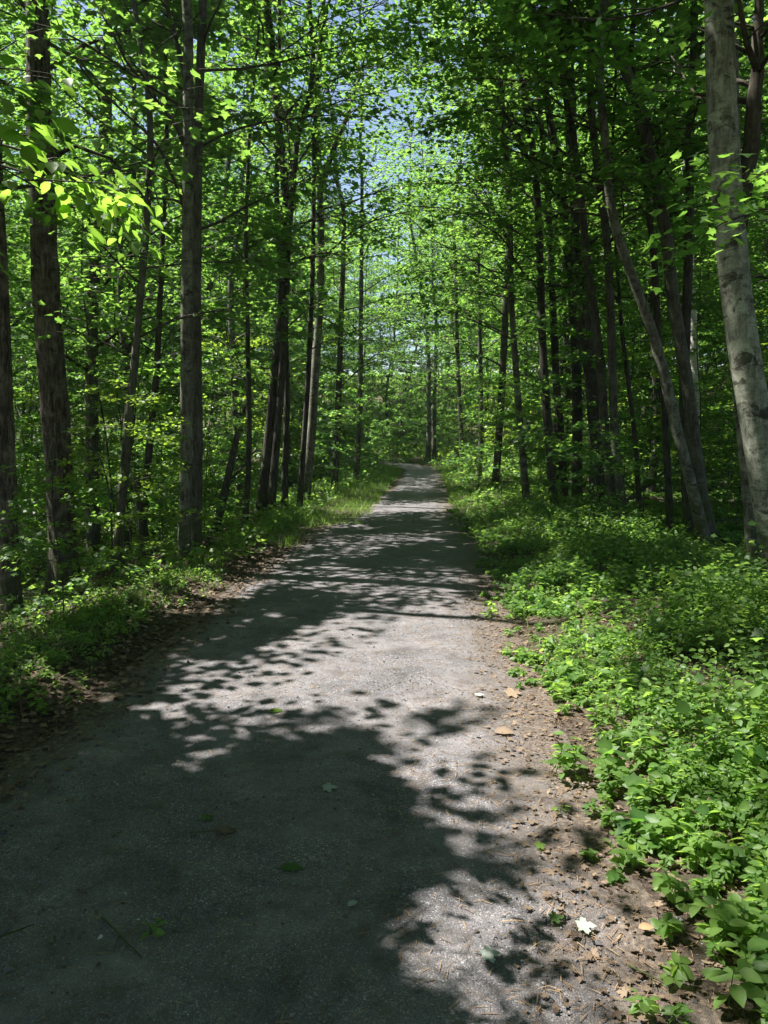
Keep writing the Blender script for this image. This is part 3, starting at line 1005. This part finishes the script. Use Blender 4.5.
# ------------------------------------------------------------------ forest further off: a few grown trees and their copies
protos = []
for k in range(6):
    o = make_tree('forest_tree', 'x y z w', 'tree', 'x', [(300 + 20 * k, -40, 0), (300 + 20 * k + rng.normal(0, .2), -40, 3), (300 + 20 * k + rng.normal(0, .4), -40, 6)],
                  rng.uniform(.08, .14), rng.uniform(15, 19), rng.uniform(2.4, 4.5), 30, rng.uniform(3.2, 4.2), ['dark', 'grey', 'dark', 'smooth', 'grey', 'dark'][k],
                  per=11, size=(.10, .15), mask=False, far=True, split_branches=False, dens=.62, sides=8)
    protos.append(o)
spots = []


def far_enough(x, y, dmin):
    return all((x - a) ** 2 + (y - b) ** 2 > dmin * dmin for a, b in spots)


def scatter(n, xr, yr, dmin, cond):
    got = []
    tries = 0
    while len(got) < n and tries < 6000:
        tries += 1
        x, y = rng.uniform(*xr), rng.uniform(*yr)
        if cond(x, y) and far_enough(x, y, dmin):
            spots.append((x, y))
            got.append((x, y))
    return got


def in_view(x, y, pad=0.08):
    return y > 0 and -0.545 - pad < x / y < 0.43 + pad


off_path = lambda x, y, m=2.9: abs(x - float(path_c(y))) > m
zones = [
    (scatter(38, (-34, -7), (23, 52), 2.6, lambda x, y: in_view(x, y) and off_path(x, y, 3.6)), 'grey forest tree standing back on the left slope, leaves hiding its crown', 'trees back on the left slope'),
    (scatter(40, (3, 34), (23, 52), 2.6, lambda x, y: in_view(x, y) and off_path(x, y, 3.4)), 'forest tree standing back in the right woods behind the verge trees', 'trees back in the right woods'),
    (scatter(95, (-45, 40), (51, 95), 2.7, lambda x, y: in_view(x, y) and off_path(x, y, 4.6 if y < 80 else 0)), 'far forest tree beyond the bend of the path, pale green with distance', 'far trees beyond the bend'),
    (scatter(14, (-26, -14), (6, 24), 2.8, lambda x, y: x / y < -.6 and x / y > -2.6), 'forest tree outside the left edge shading the slope', 'trees outside the left edge'),
]
used = set()
for zi, (pts_, lab, grp) in enumerate(zones):
    for (x, y) in pts_:
        k = int(rng.integers(0, len(protos)))
        loc = (x, y, float(ground(x, y)) - .03)
        sc_ = rng.uniform(.85, 1.2) * (1.12 if zi == 2 else 1)
        if k not in used:
            used.add(k)
            p = protos[k]
            p.location = loc
            p.rotation_euler = (0, 0, rng.uniform(0, 6.28))
            p.scale = (sc_,) * 3
            p['label'], p['group'] = lab, grp
        else:
            copy_tree(protos[k], loc, rng.uniform(0, 6.28), sc_, lab, grp)

# ------------------------------------------------------------------ young trees of the understorey
def sapling_proto(x, H, h0, nb, bl, leaf, per, sz):
    return make_tree('sapling', 'x y z w', 'sapling', 'x', [(x, -60, 0), (x + rng.normal(0, .08), -60, H * .3), (x + rng.normal(0, .15), -60 + rng.normal(0, .1), H * .6)], .010 + .004 * H, H, h0, nb, bl,
                     'dark', per=per, size=sz, mask=False, split_branches=False, shape='layer', elev=(.02, .35), leaf=leaf, far=False, sides=7, reach=.5, rough=.02)


# near ones use full leaf outlines: they are grown in front of the lens, then moved
def near_leafed(fn, *a):
    global KITE
    keep = KITE
    KITE = MAPLE
    o = fn(*a)
    KITE = keep
    return o


sap_near = [near_leafed(sapling_proto, 400 + 10 * k, h, h0, nb, bl, lf, 14, (.05, .085)) for k, (h, h0, nb, bl, lf) in enumerate([
    (3.4, .7, 13, 1.3, M_MAPLE), (5.2, 1.1, 16, 1.7, M_MAPLE), (2.3, .4, 10, 1.0, M_MAPLE), (4.3, .9, 14, 1.6, M_YOUNG)])]
sap_far = [sapling_proto(460 + 10 * k, h, .8, 16, bl, lf, 13, (.085, .13)) for k, (h, bl, lf) in enumerate([
    (4.5, 1.8, M_MAPLE), (6.5, 2.2, M_MAPLE), (3.0, 1.4, M_MAPLE), (5.5, 2.0, M_YOUNG)])]


def place_once(store, proto, loc, rz, sc_, lab, grp=None):
    if proto.name not in store:
        store.add(proto.name)
        proto.location = [float(v) for v in loc]
        proto.rotation_euler = (0, 0, rz)
        proto.scale = (sc_,) * 3
        proto['label'] = lab
        if grp:
            proto['group'] = grp
        elif 'group' in proto:
            del proto['group']
        return proto
    c = copy_tree(proto, loc, rz, sc_, lab, grp)
    if not grp and 'group' in c:
        del c['group']
    return c


st_ = set()
for px, d, k, sc_, lab in [
    (112, 9.4, 3, .58, 'bright yellow-green young maple glowing between the stout oak and the close pair'),
    (6, 6.6, 2, .6, 'low dark sapling in front of the stout oak at the left edge'),
    (78, 11.5, 1, .95, 'dim sapling behind the foot of the stout oak'),
    (158, 14.5, 0, .8, 'sapling filling the gap just left of the pale close pair'),
    (226, 16.0, 1, .7, 'sapling between the close pair and the leaning dead stem'),
    (330, 19.5, 0, .9, 'sapling beside the pale patched trunk on the left verge'),
    (585, 9.6, 0, .5, 'small slender sapling rising from the ground cover by the right verge'),
    (652, 12.6, 2, .8, 'sapling in front of the two arching trunks'),
    (735, 12.5, 0, .7, 'sapling between the arching trunks and the big scarred beech'),
    (600, 14.2, 1, .95, 'sapling screening the shaded black clump in the right woods'),
    (505, 19.0, 0, .9, 'sapling just behind the first slim pale trunk on the right verge'),
    (480, 23.0, 3, .8, 'yellowish sapling by the right verge well ahead'),
]:
    p = at(px, 500, d)
    place_once(st_, sap_near[k], (p[0], p[1], float(ground(p[0], p[1])) - .02), rng.uniform(0, 6.28), sc_, lab)
zz = [
    (scatter(22, (-17, -4.2), (14, 27), 1.3, lambda x, y: in_view(x, y) and off_path(x, y, 3.6)), sap_near + sap_far[:1], 'leafy understorey sapling in the shade of the left slope', 'saplings on the left slope'),
    (scatter(22, (3.6, 16), (13.5, 27), 1.3, lambda x, y: in_view(x, y) and off_path(x, y, 3.0)), sap_near + sap_far[:1], 'leafy understorey sapling among the trunks of the right woods', 'saplings in the right woods'),
    (scatter(75, (-40, 34), (27, 75), 1.8, lambda x, y: in_view(x, y) and off_path(x, y, 2.7)), sap_far, 'far understorey sapling filling the space under distant crowns', 'far saplings'),
]
for pts_, pr, lab, grp in zz:
    for (x, y) in pts_:
        k = int(rng.integers(0, len(pr)))
        place_once(st_, pr[k], (x, y, float(ground(x, y)) - .02), rng.uniform(0, 6.28), rng.uniform(.8, 1.2), lab, grp)

for (x, y, k, sc_) in [(-1.2, 43, 3, .8), (.6, 41, 2, .8), (1.6, 44, 0, .9), (.3, 47, 1, 1.0), (-.8, 50, 0, 1.0), (2.4, 48, 1, 1.0), (1.2, 53, 1, 1.1), (-1.6, 56, 1, 1.1), (-6.2, 44, 2, .9),
                       (-7.6, 48, 0, 1.0), (-9.6, 52, 1, 1.1), (-4.6, 41, 2, .8), (-4.2, 60, 1, 1.2), (-7.5, 63, 1, 1.2), (-10.8, 60, 0, 1.2), (3.6, 52, 0, 1.1), (-3.9, 36, 2, .7), (-11.8, 66, 1, 1.2), (-5.5, 70, 1, 1.4), (-2.0, 66, 0, 1.3)]:
    if off_path(x, y, 1.9):
        place_once(st_, sap_far[k], (x, y, float(ground(x, y)) - .02), rng.uniform(0, 6.28), sc_, 'leafy sapling closing the view where the path bends', 'saplings at the bend')

# the leaning dead stem
def dead_stem(label, d, pts, wpx):
    P = [at(x, y, d) for x, y in pts]
    P[0][2] = float(ground(P[0][0], P[0][1])) - .1
    base = P[0].copy()
    root = empty('dead_tree', base)
    tag(root, label, 'dead tree')
    q = spline(np.array(P), .15)
    wd = Wood()
    wd.tube(q, wpx / F * d * .5 * (1 - .35 * np.linspace(0, 1, len(q))), 10, .08)
    wd.build('trunk', BARK['dark'], root, base)
    b = Wood()
    m = len(q) // 2
    b.tube(spline(np.array([q[m], q[m] + np.array([.25, .05, .2]), q[m] + np.array([.55, .1, .28])]), .1), .012 * (1 - .7 * np.linspace(0, 1, len(spline(np.array([q[m], q[m] + np.array([.25, .05, .2]), q[m] + np.array([.55, .1, .28])]), .1)))), 5)
    b.build('branch', BARK['dark'], root, base)
    return root


dead_stem('broken dark dead stem leaning right between the close pair and the left cluster', 13.0, [(213, 560), (224, 495), (238, 432)], 9)
dead_stem('thin pale dead stick bending out in front of the stout oak', 8.6, [(112, 560), (110, 500), (98, 455), (78, 436), (60, 430)], 2.4)

def log(label, a, b, r, bark='dark', name='fallen_log', lift=.0):
    n = 12
    t = np.linspace(0, 1, n)
    X = a[0] + (b[0] - a[0]) * t
    Y = a[1] + (b[1] - a[1]) * t
    gz = ground(X, Y)
    cz = np.polyval(np.polyfit(t, gz, 1), t)
    P = np.stack([X, Y, np.maximum(cz, gz - r * .4) + r * .6 + lift * t], 1)
    P[:, :2] += rng.normal(0, r * .25, (n, 2))
    P = spline(P, .12)
    base = P[0].copy()
    root = empty(name, base)
    tag(root, label, 'log' if r > .03 else 'dead branch')
    wd = Wood()
    wd.tube(P, r * (1 - .45 * np.linspace(0, 1, len(P))), 10, .09)
    wd.build('trunk' if r > .03 else 'stem', BARK[bark], root, base)
    for f in (.35, .55, .75):
        i = int(f * len(P))
        d = unit(rng.normal(0, 1, 3) + np.array([0, 0, 1.2])) * rng.uniform(.25, .6) * (1 if r > .03 else .6)
        bw = Wood()
        q = spline(np.array([P[i], P[i] + d * .5 + rng.normal(0, .03, 3), P[i] + d]), .1)
        bw.tube(q, r * .3 * (1 - .7 * np.linspace(0, 1, len(q))), 6, .05)
        bw.build('branch', BARK[bark], root, base)


log('mossy dark log lying on the slope behind the slim pale leaning trunk', (-6.4, 11.2), (-4.0, 12.3), .09)
log('fallen log across the shaded floor behind the two arching trunks', (4.6, 13.2), (7.6, 14.4), .10)
log('dead pole leaning low among trunks right of the shaded clump', (3.4, 15.2), (5.0, 15.8), .045, lift=1.1)
log('dead pole propped low in the gap beside the left cluster', (-4.6, 14.6), (-3.4, 15.4), .04, lift=1.3)
log('grey dead branch lying on the left verge short of the close pair', (-3.4, 8.2), (-2.5, 8.9), .016, 'grey', 'dead_branch')
log('dead branch on the litter in front of the stout oak', (-4.4, 7.4), (-3.3, 7.7), .018, 'grey', 'dead_branch')

# ------------------------------------------------------------------ ground cover
def rosette(n_pl, xy, hgt, leafn, lsize, lv, wood_sink=None, tmpl=KITE, wild=.5, tmean=.5):
    """small upright plants, leaves in tiers round each stem"""
    x, y = xy[:, 0], xy[:, 1]
    n = len(x)
    z0 = ground(x, y)
    t = (np.arange(leafn)[None] + rng.random((n, leafn))) / leafn
    lean = rng.normal(0, .28, (n, 2))
    H = hgt[:, None]
    cx = x[:, None] + lean[:, :1] * H * t
    cyy = y[:, None] + lean[:, 1:] * H * t
    cz = z0[:, None] + H * (.15 + .85 * t) + .01
    a = rng.random((n, 1)) * 6.28 + np.arange(leafn)[None] * 2.4 + rng.normal(0, .4, (n, leafn))
    rr = rng.uniform(.01, .5, (n, leafn)) * H * (1.15 - t) * .55
    C = np.stack([cx + np.cos(a) * rr, cyy + np.sin(a) * rr, cz], -1).reshape(-1, 3)
    U = np.stack([np.cos(a), np.sin(a), rng.normal(-.05, .3, a.shape)], -1).reshape(-1, 3)
    N = rng.normal(0, wild, (len(C), 3))
    N[:, 2] += 1
    S = (lsize[:, None] * rng.uniform(.6, 1.2, (n, leafn))).ravel()
    T = np.clip(tmean + rng.normal(0, .15, (n, 1)) + rng.normal(0, .12, (n, leafn)), 0, 1).ravel()
    lv.add(tmpl, C, U, N, S, T)


def pick(n, xr, yr, dens):
    x = rng.uniform(*xr, n)
    y = rng.uniform(*yr, n)
    k = rng.random(n) < dens(x - path_c(y), y, x)
    return np.stack([x[k], y[k]], 1)


# right bank: dense knee-high herbs
def right_d(u, y, x):
    t = u - 1.15 + .22 * sstep((y - 11) / 6) - .12 * (y < 4.4) - .14 * wob(x * 0 + 2, y, 1.6) - .10 * wob(x, y, 4)
    return np.clip(t / .7, 0, 1) ** 1.2 * np.clip(.62 + .85 * wob(x, y, 1.9) + .45 * wob(x, y, 5.2), .10, 1)


def herb_h(x, y):
    t = x - path_c(y) - 1.36
    clump = .80 + .48 * wob(x, y, 1.7) + .28 * wob(x + 3, y, 4.1)
    return clump * (.05 + .33 * sstep(t / 1.6)) * (1 - .68 * sstep((t - 1.7) / 1.3))


lv = Leaves()
p1 = pick(9000, (.5, 4.2), (1.6, 6.5), right_d)
tr_ = np.clip((p1[:, 0] - .75) / 1.6, 0, 1)
rosette(len(p1), p1, herb_h(p1[:, 0], p1[:, 1]) * rng.uniform(.6, 1.25, len(p1)), 17, rng.uniform(.026, .050, len(p1)), lv, tmpl=OVAL, tmean=.62)
pb = pick(1500, (.5, 5), (2.0, 11), right_d)
rosette(len(pb), pb, herb_h(pb[:, 0], pb[:, 1]) * rng.uniform(.9, 1.5, len(pb)) + .03, 8, rng.uniform(.045, .075, len(pb)), lv, tmpl=OVAL, tmean=.75)
pm = pick(700, (.7, 5), (2.4, 12), right_d)
rosette(len(pm), pm, herb_h(pm[:, 0], pm[:, 1]) * rng.uniform(1.0, 1.9, len(pm)) + .03, 9, rng.uniform(.055, .09, len(pm)), lv, tmpl=MAPLE, tmean=.35)
p2 = pick(17000, (.4, 8), (6.5, 16), right_d)
tr_ = np.clip((p2[:, 0] - .75) / 1.8, 0, 1)
rosette(len(p2), p2, herb_h(p2[:, 0], p2[:, 1]) * rng.uniform(.6, 1.3, len(p2)), 14, rng.uniform(.036, .064, len(p2)), lv)
p3 = pick(9000, (0, 16), (16, 40), right_d)
tr_ = np.clip((p3[:, 0] - path_c(p3[:, 1]) - 1.35) / 2.0, 0, 1)
rosette(len(p3), p3, herb_h(p3[:, 0], p3[:, 1]) * rng.uniform(.6, 1.3, len(p3)), 10, rng.uniform(.07, .12, len(p3)), lv)
o = lv.build('ground_cover', M_HERB)
tag(o, 'dense knee-high green herbs covering the bank right of the path', 'ground cover', kind='stuff')


def left_d(u, y, x):
    t = -u - 1.50 - .12 * wob(x * 0 + 5, y, 1.8)
    return np.clip(t / .3, 0, 1) * (.35 + .5 * (wob(x, y, 2.2) > 0)) * np.where(t > 1.4, .45, 1)


lv = Leaves()
p4 = pick(4200, (-6, -1.8), (3.0, 9), left_d)
rosette(len(p4), p4, rng.uniform(.04, .13, len(p4)), 9, rng.uniform(.026, .05, len(p4)), lv, tmpl=OVAL, tmean=.55)
p5 = pick(6500, (-14, -1.8), (9, 30), left_d)
rosette(len(p5), p5, rng.uniform(.10, .34, len(p5)), 9, rng.uniform(.06, .11, len(p5)), lv)
p6 = pick(2600, (-30, -5), (14, 50), lambda u, y, x: .8 * (np.abs(u) > 2.2))
rosette(len(p6), p6, rng.uniform(.2, .7, len(p6)), 10, rng.uniform(.10, .18, len(p6)), lv)
o = lv.build('undergrowth', M_HERB)
tag(o, 'low green plants scattered over the left verge and slope', 'undergrowth', kind='stuff')

# far wood floor, both sides
lv = Leaves()
p7 = pick(22000, (-50, 50), (28, 120), lambda u, y, x: 1.0 * (np.abs(u) > 1.9) * (np.abs(x) < y * .6 + 3))
rosette(len(p7), p7, rng.uniform(.25, 1.1, len(p7)), 9, rng.uniform(.14, .26, len(p7)), lv)
o = lv.build('undergrowth', M_HERB)
tag(o, 'far green undergrowth round the bend of the path', 'undergrowth', kind='stuff')


STALK = (np.array([(0, .006, 0), (0, -.006, 0), (.55, .005, .05), (.55, -.005, .05), (1.0, 0, -.08)], float), [(0, 1, 3, 2), (2, 3, 4)])


def blades(n, xr, yr, dens, h, lv, t0=.5, tm=BLADE):
    P = pick(n, xr, yr, dens)
    m = len(P)
    C = np.stack([P[:, 0], P[:, 1], ground(P[:, 0], P[:, 1]) - .005], 1)
    U = rng.normal(0, .62, (m, 3))
    U[:, 2] = 1
    N = rng.normal(0, 1, (m, 3))
    N[:, 2] *= .2
    lv.add(tm, C, U, N, rng.uniform(h[0], h[1], m), np.clip(rng.normal(t0, .2, m), 0, 1))


lv = Leaves()
band = lambda a, b, s: (lambda u, y, x: ((s * u > a + .12 * wob(x * 0 + 4, y, 1.5)) & (s * u < b + .2 * wob(x * 0 + 8, y, 1.1))) * (.35 + .65 * (wob(x, y, 2.6) > -.2)))
blades(26000, (-4, -1.5), (3.5, 14), band(1.75, 2.5, -1), (.05, .15), lv, .4)
blades(9000, (-5, -.8), (11, 16), band(1.3, 2.5, -1), (.10, .26), lv, .5)
blades(60000, (-5, -.8), (14, 42), band(.60, 2.6, -1), (.08, .20), lv, .6)
blades(5000, (.4, 2.4), (4.5, 14), band(1.35, 2.4, 1), (.05, .15), lv, .5)
blades(26000, (-1, 3.4), (14, 38), band(1.08, 2.8, 1), (.09, .24), lv, .66)
blades(9000, (-14, 2), (36, 60), lambda u, y, x: (np.abs(u) > 1.3) & (np.abs(u) < 2.8), (.2, .5), lv, .6)
o = lv.build('grass', M_GRASS)
tag(o, 'green grass growing in strips along both edges of the path', 'grass', kind='stuff')


# ------------------------------------------------------------------ litter, needles, loose stones
def flat_scatter(P, size, lv, tmpl, zoff, tint, tilt=.25):
    n = len(P)
    zg = ground(P[:, 0], P[:, 1])
    u = np.abs(P[:, 0] - path_c(P[:, 1]))
    zg = np.where(u < HALF, np.maximum(zg, .008 + .014 * (1 - u / HALF)), zg)
    C = np.stack([P[:, 0], P[:, 1], zg + zoff], 1)
    a = rng.random(n) * 6.28
    U = np.stack([np.cos(a), np.sin(a), rng.normal(0, tilt * .6, n)], 1)
    N = rng.normal(0, tilt, (n, 3))
    N[:, 2] += 1
    lv.add(tmpl, C, U, N, size, tint)


lv = Leaves()
P = pick(16000, (-4.5, -1.2), (2.2, 12), lambda u, y, x: np.clip((-u - 1.0) / .5, 0, 1) * np.where(-u > 2.0, .45, 1))
flat_scatter(P, rng.uniform(.022, .06, len(P)), lv, MAPLE, .012, np.clip(rng.normal(.42, .25, len(P)), 0, 1), .35)
P = pick(9000, (-12, -2), (6, 26), lambda u, y, x: .8 * (-u > 1.9) * np.where((y > 13) & (-u < 3), .15, 1))
flat_scatter(P, rng.uniform(.06, .11, len(P)), lv, KITE, .012, np.clip(rng.normal(.35, .22, len(P)), 0, 1), .35)
P = pick(13000, (.2, 3), (1.7, 9), lambda u, y, x: np.clip((u - .9) / .45, 0, 1) * .9)
flat_scatter(P, rng.uniform(.010, .036, len(P)), lv, MAPLE_FINE, .010, np.clip(rng.normal(.5, .25, len(P)), 0, 1), .35)
P = pick(9000, (-2.1, .9), (1.8, 9), lambda u, y, x: .12 + .5 * (np.abs(u) > .9) + .5 * (wob(x, y, 2.3) > .25))
flat_scatter(P, rng.uniform(.006, .020, len(P)), lv, KITE, .006, np.clip(rng.normal(.5, .28, len(P)), 0, 1), .3)
o = lv.build('leaf_litter', M_DRY)
tag(o, 'brown dead leaves littering both edges of the gravel and the left bank', 'leaf litter', kind='stuff')

lv = Leaves()
blades(900, (.6, 5), (2, 14), lambda u, y, x: (u > 1.5) * .8, (.12, .42), lv, .7, STALK)
blades(700, (-5, -1.6), (3, 14), lambda u, y, x: (-u > 1.5) * .8, (.10, .30), lv, .7, STALK)
o = lv.build('dry_grass', M_DRY)
tag(o, 'dry brown stalks standing among the herbs of both verges', 'dry grass', kind='stuff')

lv = Leaves()
NEEDLE = (np.array([(0, .022, 0), (0, -.022, 0), (.5, -.026, .03), (1, 0, 0), (.5, .026, .03)], float), [(0, 1, 2, 3, 4)])
P = pick(26000, (-2.1, 1.6), (1.7, 8), lambda u, y, x: np.clip((u - .1) / 1.2, 0.16, .8) * (.4 + .6 * (wob(x, y, 3) > 0)) + .5 * (u < -1.2))
flat_scatter(P, rng.uniform(.02, .06, len(P)), lv, NEEDLE, .006, np.clip(rng.normal(.5, .3, len(P)), 0, 1), .12)
o = lv.build('pine_litter', M_NEEDLE)
tag(o, 'tan fallen needles and straw strewn over the gravel edges', 'needle litter', kind='stuff')

# loose stones
P = pick(26000, (-2.0, 1.0), (1.7, 9), lambda u, y, x: np.clip(1.25 - y / 9, .1, 1) * np.where(np.abs(u) < 1.3, 1, .25))
n_fine = len(P)
P = np.concatenate([P, pick(900, (-2.2, 1.2), (1.7, 10), lambda u, y, x: np.clip((np.abs(u) - .5) / .8, .08, 1) * (wob(x, y, 3) > -.2))])
n = len(P)
octv = np.array([(1, 0, 0), (0, 1, 0), (-1, 0, 0), (0, -1, 0), (0, 0, 1), (0, 0, -1)], float)
octf = np.array([(0, 1, 4), (1, 2, 4), (2, 3, 4), (3, 0, 4), (1, 0, 5), (2, 1, 5), (3, 2, 5), (0, 3, 5)])
sz = np.exp(rng.normal(math.log(.0030), .42, n)).clip(.0015, .011)
sz[n_fine:] = np.exp(rng.normal(math.log(.0085), .35, n - n_fine)).clip(.004, .020)
a = rng.random(n) * 6.28
sh = octv[None] * (sz[:, None, None] * rng.uniform(.6, 1.3, (n, 6, 1))) * np.array([1.2, .9, .65])
ca, sa = np.cos(a)[:, None], np.sin(a)[:, None]
X = sh[..., 0] * ca - sh[..., 1] * sa
Y = sh[..., 0] * sa + sh[..., 1] * ca
u = np.abs(P[:, 0] - path_c(P[:, 1]))
zp = .008 + .014 * (1 - np.clip(u / HALF, 0, 1))
V = np.stack([X + P[:, :1], Y + P[:, 1:], sh[..., 2] + (zp + sz * .25)[:, None]], -1).reshape(-1, 3)
Fc = (octf[None] + (np.arange(n) * 6)[:, None, None]).reshape(-1)
o = np_mesh('gravel', V, Fc, np.full(n * 8, 3), stone_mat(), tint=np.repeat(rng.random(n) ** 1.7, 6), smooth=False)
tag(o, 'loose dark grey and pale stones on the path surface', 'gravel', kind='stuff')


# ------------------------------------------------------------------ single fallen leaves, twigs, seedlings
def fallen(px, py, size, mat, tmpl, label, tint=.5, rz=0.0, curl=.25, stem=True):
    p = on_ground(px, py)
    p[2] = .027
    lv = Leaves()
    U = np.array([[math.cos(rz), math.sin(rz), .06]])
    lv.add(tmpl, np.array([p]), U, np.array([[rng.normal(0, curl * .5), -curl * .6, 1.0]]), np.array([size]), np.array([tint]))
    root = empty('fallen_leaf', (p[0], p[1], .022))
    tag(root, label, 'leaf')
    lv.build('blade', mat, root, (p[0], p[1], .022))
    wd = Wood()
    e = p - np.array([math.cos(rz), math.sin(rz), 0]) * size * .55
    e[2] = .024
    wd.tube(spline(np.array([p, (p + e) / 2 + np.array([.004, .004, .006]), e]), size * .2), np.full(len(spline(np.array([p, (p + e) / 2 + np.array([.004, .004, .006]), e]), size * .2)), .0011), 4)
    wd.build('stalk', M_NEEDLE if mat is not M_MAPLE else M_MAPLE, root, (p[0], p[1], .022))


fallen(577, 934, .066, M_PALE, MAPLE_FINE, 'pale upturned maple leaf, larger of the two on the lower right gravel', .7, .1)
fallen(482, 964, .062, M_PALE, MAPLE_FINE, 'pale upturned maple leaf at the edge of the shadow near the bottom', .6, .3)
fallen(323, 794, .070, M_PALE, MAPLE_FINE, 'pale blue-grey leaf lying in shade in the middle of the path', .2, .2)
fallen(280, 876, .088, M_MAPLE, OVAL, 'green oval leaf lying in the dark shade left of the centre', .8, .2, .15)
fallen(202, 825, .055, M_MAPLE, MAPLE_FINE, 'small green maple leaf on the shaded gravel on the left', .9, .8)
fallen(216, 838, .085, M_DRY, OVAL, 'dull olive-brown leaf just below the small green maple leaf', .3, .1)
fallen(348, 914, .045, M_PALE, OVAL, 'small pale leaf in the shade above the path bottom', .1, .9)
fallen(536, 853, .045, M_YOUNG, MAPLE_FINE, 'little cream-green leaf on the sunlit gravel', .95, .4)
fallen(550, 926, .05, M_MAPLE, MAPLE_FINE, 'green leaf beside the larger pale maple leaf', .95, .2)
fallen(494, 736, .11, M_DRY, OVAL, 'tan curled dead leaf at the right edge of the path in shadow', .85, -.1, .6)
fallen(506, 698, .11, M_DRY, MAPLE_FINE, 'pinkish brown curled leaf at the right edge above the shadow', .95, .3, .6)
fallen(638, 936, .055, M_NEEDLE, OVAL, 'yellow-tan narrow leaf on sunlit gravel in front of the seedlings', .8, .2, .3)
fallen(268, 716, .09, M_YOUNG, OVAL, 'yellow-green leaf in the bright patch of the path', .9, .2, .2)
fallen(478, 700, .06, M_PALE, MAPLE_FINE, 'tiny whitish leaf near the right verge beyond the shadow', .9, 1.2)


def twig(pts, r, label):
    P = np.array([on_ground(*p) for p in pts])
    P[:, 2] = .030
    P = spline(P, .05)
    P[:, 2] += rng.normal(0, .002, len(P))
    wd = Wood()
    wd.tube(P, r * (1 - .6 * np.linspace(0, 1, len(P))), 6, .1)
    m = len(P) // 2
    e = P[m] + (P[-1] - P[0]) * .22 + np.cross(unit(P[-1] - P[0]), [0, 0, 1]) * .05
    wd.tube(np.array([P[m], (P[m] + e) / 2 + [0, 0, .006], e]), np.array([r * .5, r * .4, r * .2]), 5)
    o = wd.build('twig', BARK['dark'], None, (0, 0, 0))
    tag(o, label, 'twig')


twig([(102, 925), (120, 945), (142, 966)], .0042, 'straight dead twig on the shaded lower left gravel')
twig([(-4, 948), (16, 940), (34, 933)], .004, 'bent twig at the left edge of the photo near the bottom')
twig([(628, 975), (652, 986), (668, 996)], .003, 'thin twig on the sunlit duff in the lower right corner')
twig([(190, 840), (215, 838), (242, 836)], .002, 'hair-thin twig beside the olive-brown leaf')


def seedling(px, py, h, nl, size, label, mat=M_HERB, spread=.6, tm=.7):
    p = on_ground(px, py)
    z0 = float(ground(p[0], p[1]))
    base = np.array([p[0], p[1], max(z0, .012)])
    root = empty('seedling', base)
    tag(root, label, 'seedling')
    wd = Wood()
    lv = Leaves()
    ns = max(1, nl // 7)
    for s in range(ns):
        a = rng.random() * 6.28
        b0 = base + np.array([math.cos(a), math.sin(a), 0]) * (rng.uniform(.01, spread * h) if s else 0)
        hh = h * rng.uniform(.6, 1.1)
        top = b0 + np.array([rng.normal(0, .2) * hh, rng.normal(0, .2) * hh, hh])
        Q = spline(np.array([b0 - [0, 0, .01], (b0 + top) / 2 + rng.normal(0, .05, 3) * hh, top]), .03)
        wd.tube(Q, .0022 * (1 - .5 * np.linspace(0, 1, len(Q))), 5)
        m = 7
        t = np.linspace(.35, 1, m)
        C = b0[None] + (top - b0)[None] * t[:, None]
        ang = a + np.arange(m) * 2.4
        U = np.stack([np.cos(ang), np.sin(ang), rng.normal(0, .2, m)], 1)
        C = C + U * .012
        N = rng.normal(0, .3, (m, 3))
        N[:, 2] += 1
        lv.add(OVAL, C, U, N, size * rng.uniform(.65, 1.15, m), np.clip(rng.normal(tm, .12, m), 0, 1))
    wd.build('stem', M_HERB, root, base)
    lv.build('foliage', mat, root, base)


seedling(568, 778, .16, 56, .062, 'leafy clump of seedlings standing alone at the bare right edge')
seedling(610, 790, .14, 35, .062, 'spreading seedling just right of the lone leafy clump')
seedling(640, 775, .17, 35, .062, 'seedling at the corner of the bare dirt under the herb bank')
seedling(662, 850, .12, 42, .060, 'bright seedling on the edge of the duff, half way down the right verge')
seedling(668, 905, .10, 35, .058, 'pale yellow-green seedling below the bright verge seedling')
seedling(700, 870, .12, 49, .062, 'broad light green seedling against the herb bank')
seedling(745, 1000, .13, 28, .075, 'large-leaved seedling in the lower right corner')
seedling(722, 945, .12, 35, .070, 'seedling above the corner one with rounded leaves')
seedling(645, 1015, .05, 14, .045, 'tiny sprig at the bottom edge of the photo')
seedling(612, 850, .05, 7, .04, 'single small sprout on the bare sunlit gravel')
seedling(606, 828, .05, 7, .036, 'single small sprout further up the bare gravel')
seedling(560, 815, .04, 7, .034, 'tiny sprout left of the bare gravel sprouts')
seedling(150, 940, .04, 7, .045, 'little green sprig on the shaded gravel beside the dead twig')

hm, ht, hout = new_mat('forest_air')
pv = ht.nodes.new('ShaderNodeVolumePrincipled')
pv.inputs['Color'].default_value = (0.80, 0.90, 0.92, 1)
pv.inputs['Density'].default_value = 0.0004
pv.inputs['Anisotropy'].default_value = 0.2
ht.links.new(pv.outputs[0], hout.inputs['Volume'])
bx0, bx1, by0, by1, bz0, bz1 = -180, 520, -90, 300, -6, 48
hv = np.array([(x, y, z) for z in (bz0, bz1) for y in (by0, by1) for x in (bx0, bx1)], float)
hf = np.array([(0, 2, 3, 1), (4, 5, 7, 6), (0, 1, 5, 4), (2, 6, 7, 3), (0, 4, 6, 2), (1, 3, 7, 5)])
hz = np_mesh('haze', hv, hf.ravel(), np.full(6, 4), hm, smooth=False)
tag(hz, 'thin pale air between the trees', 'haze', kind='stuff')

print('LEAVES', sum(len(o.data.polygons) for o in bpy.data.objects if o.type == 'MESH'), 'unique', sum(len(m.polygons) for m in bpy.data.meshes), 'objs', len(bpy.data.objects))
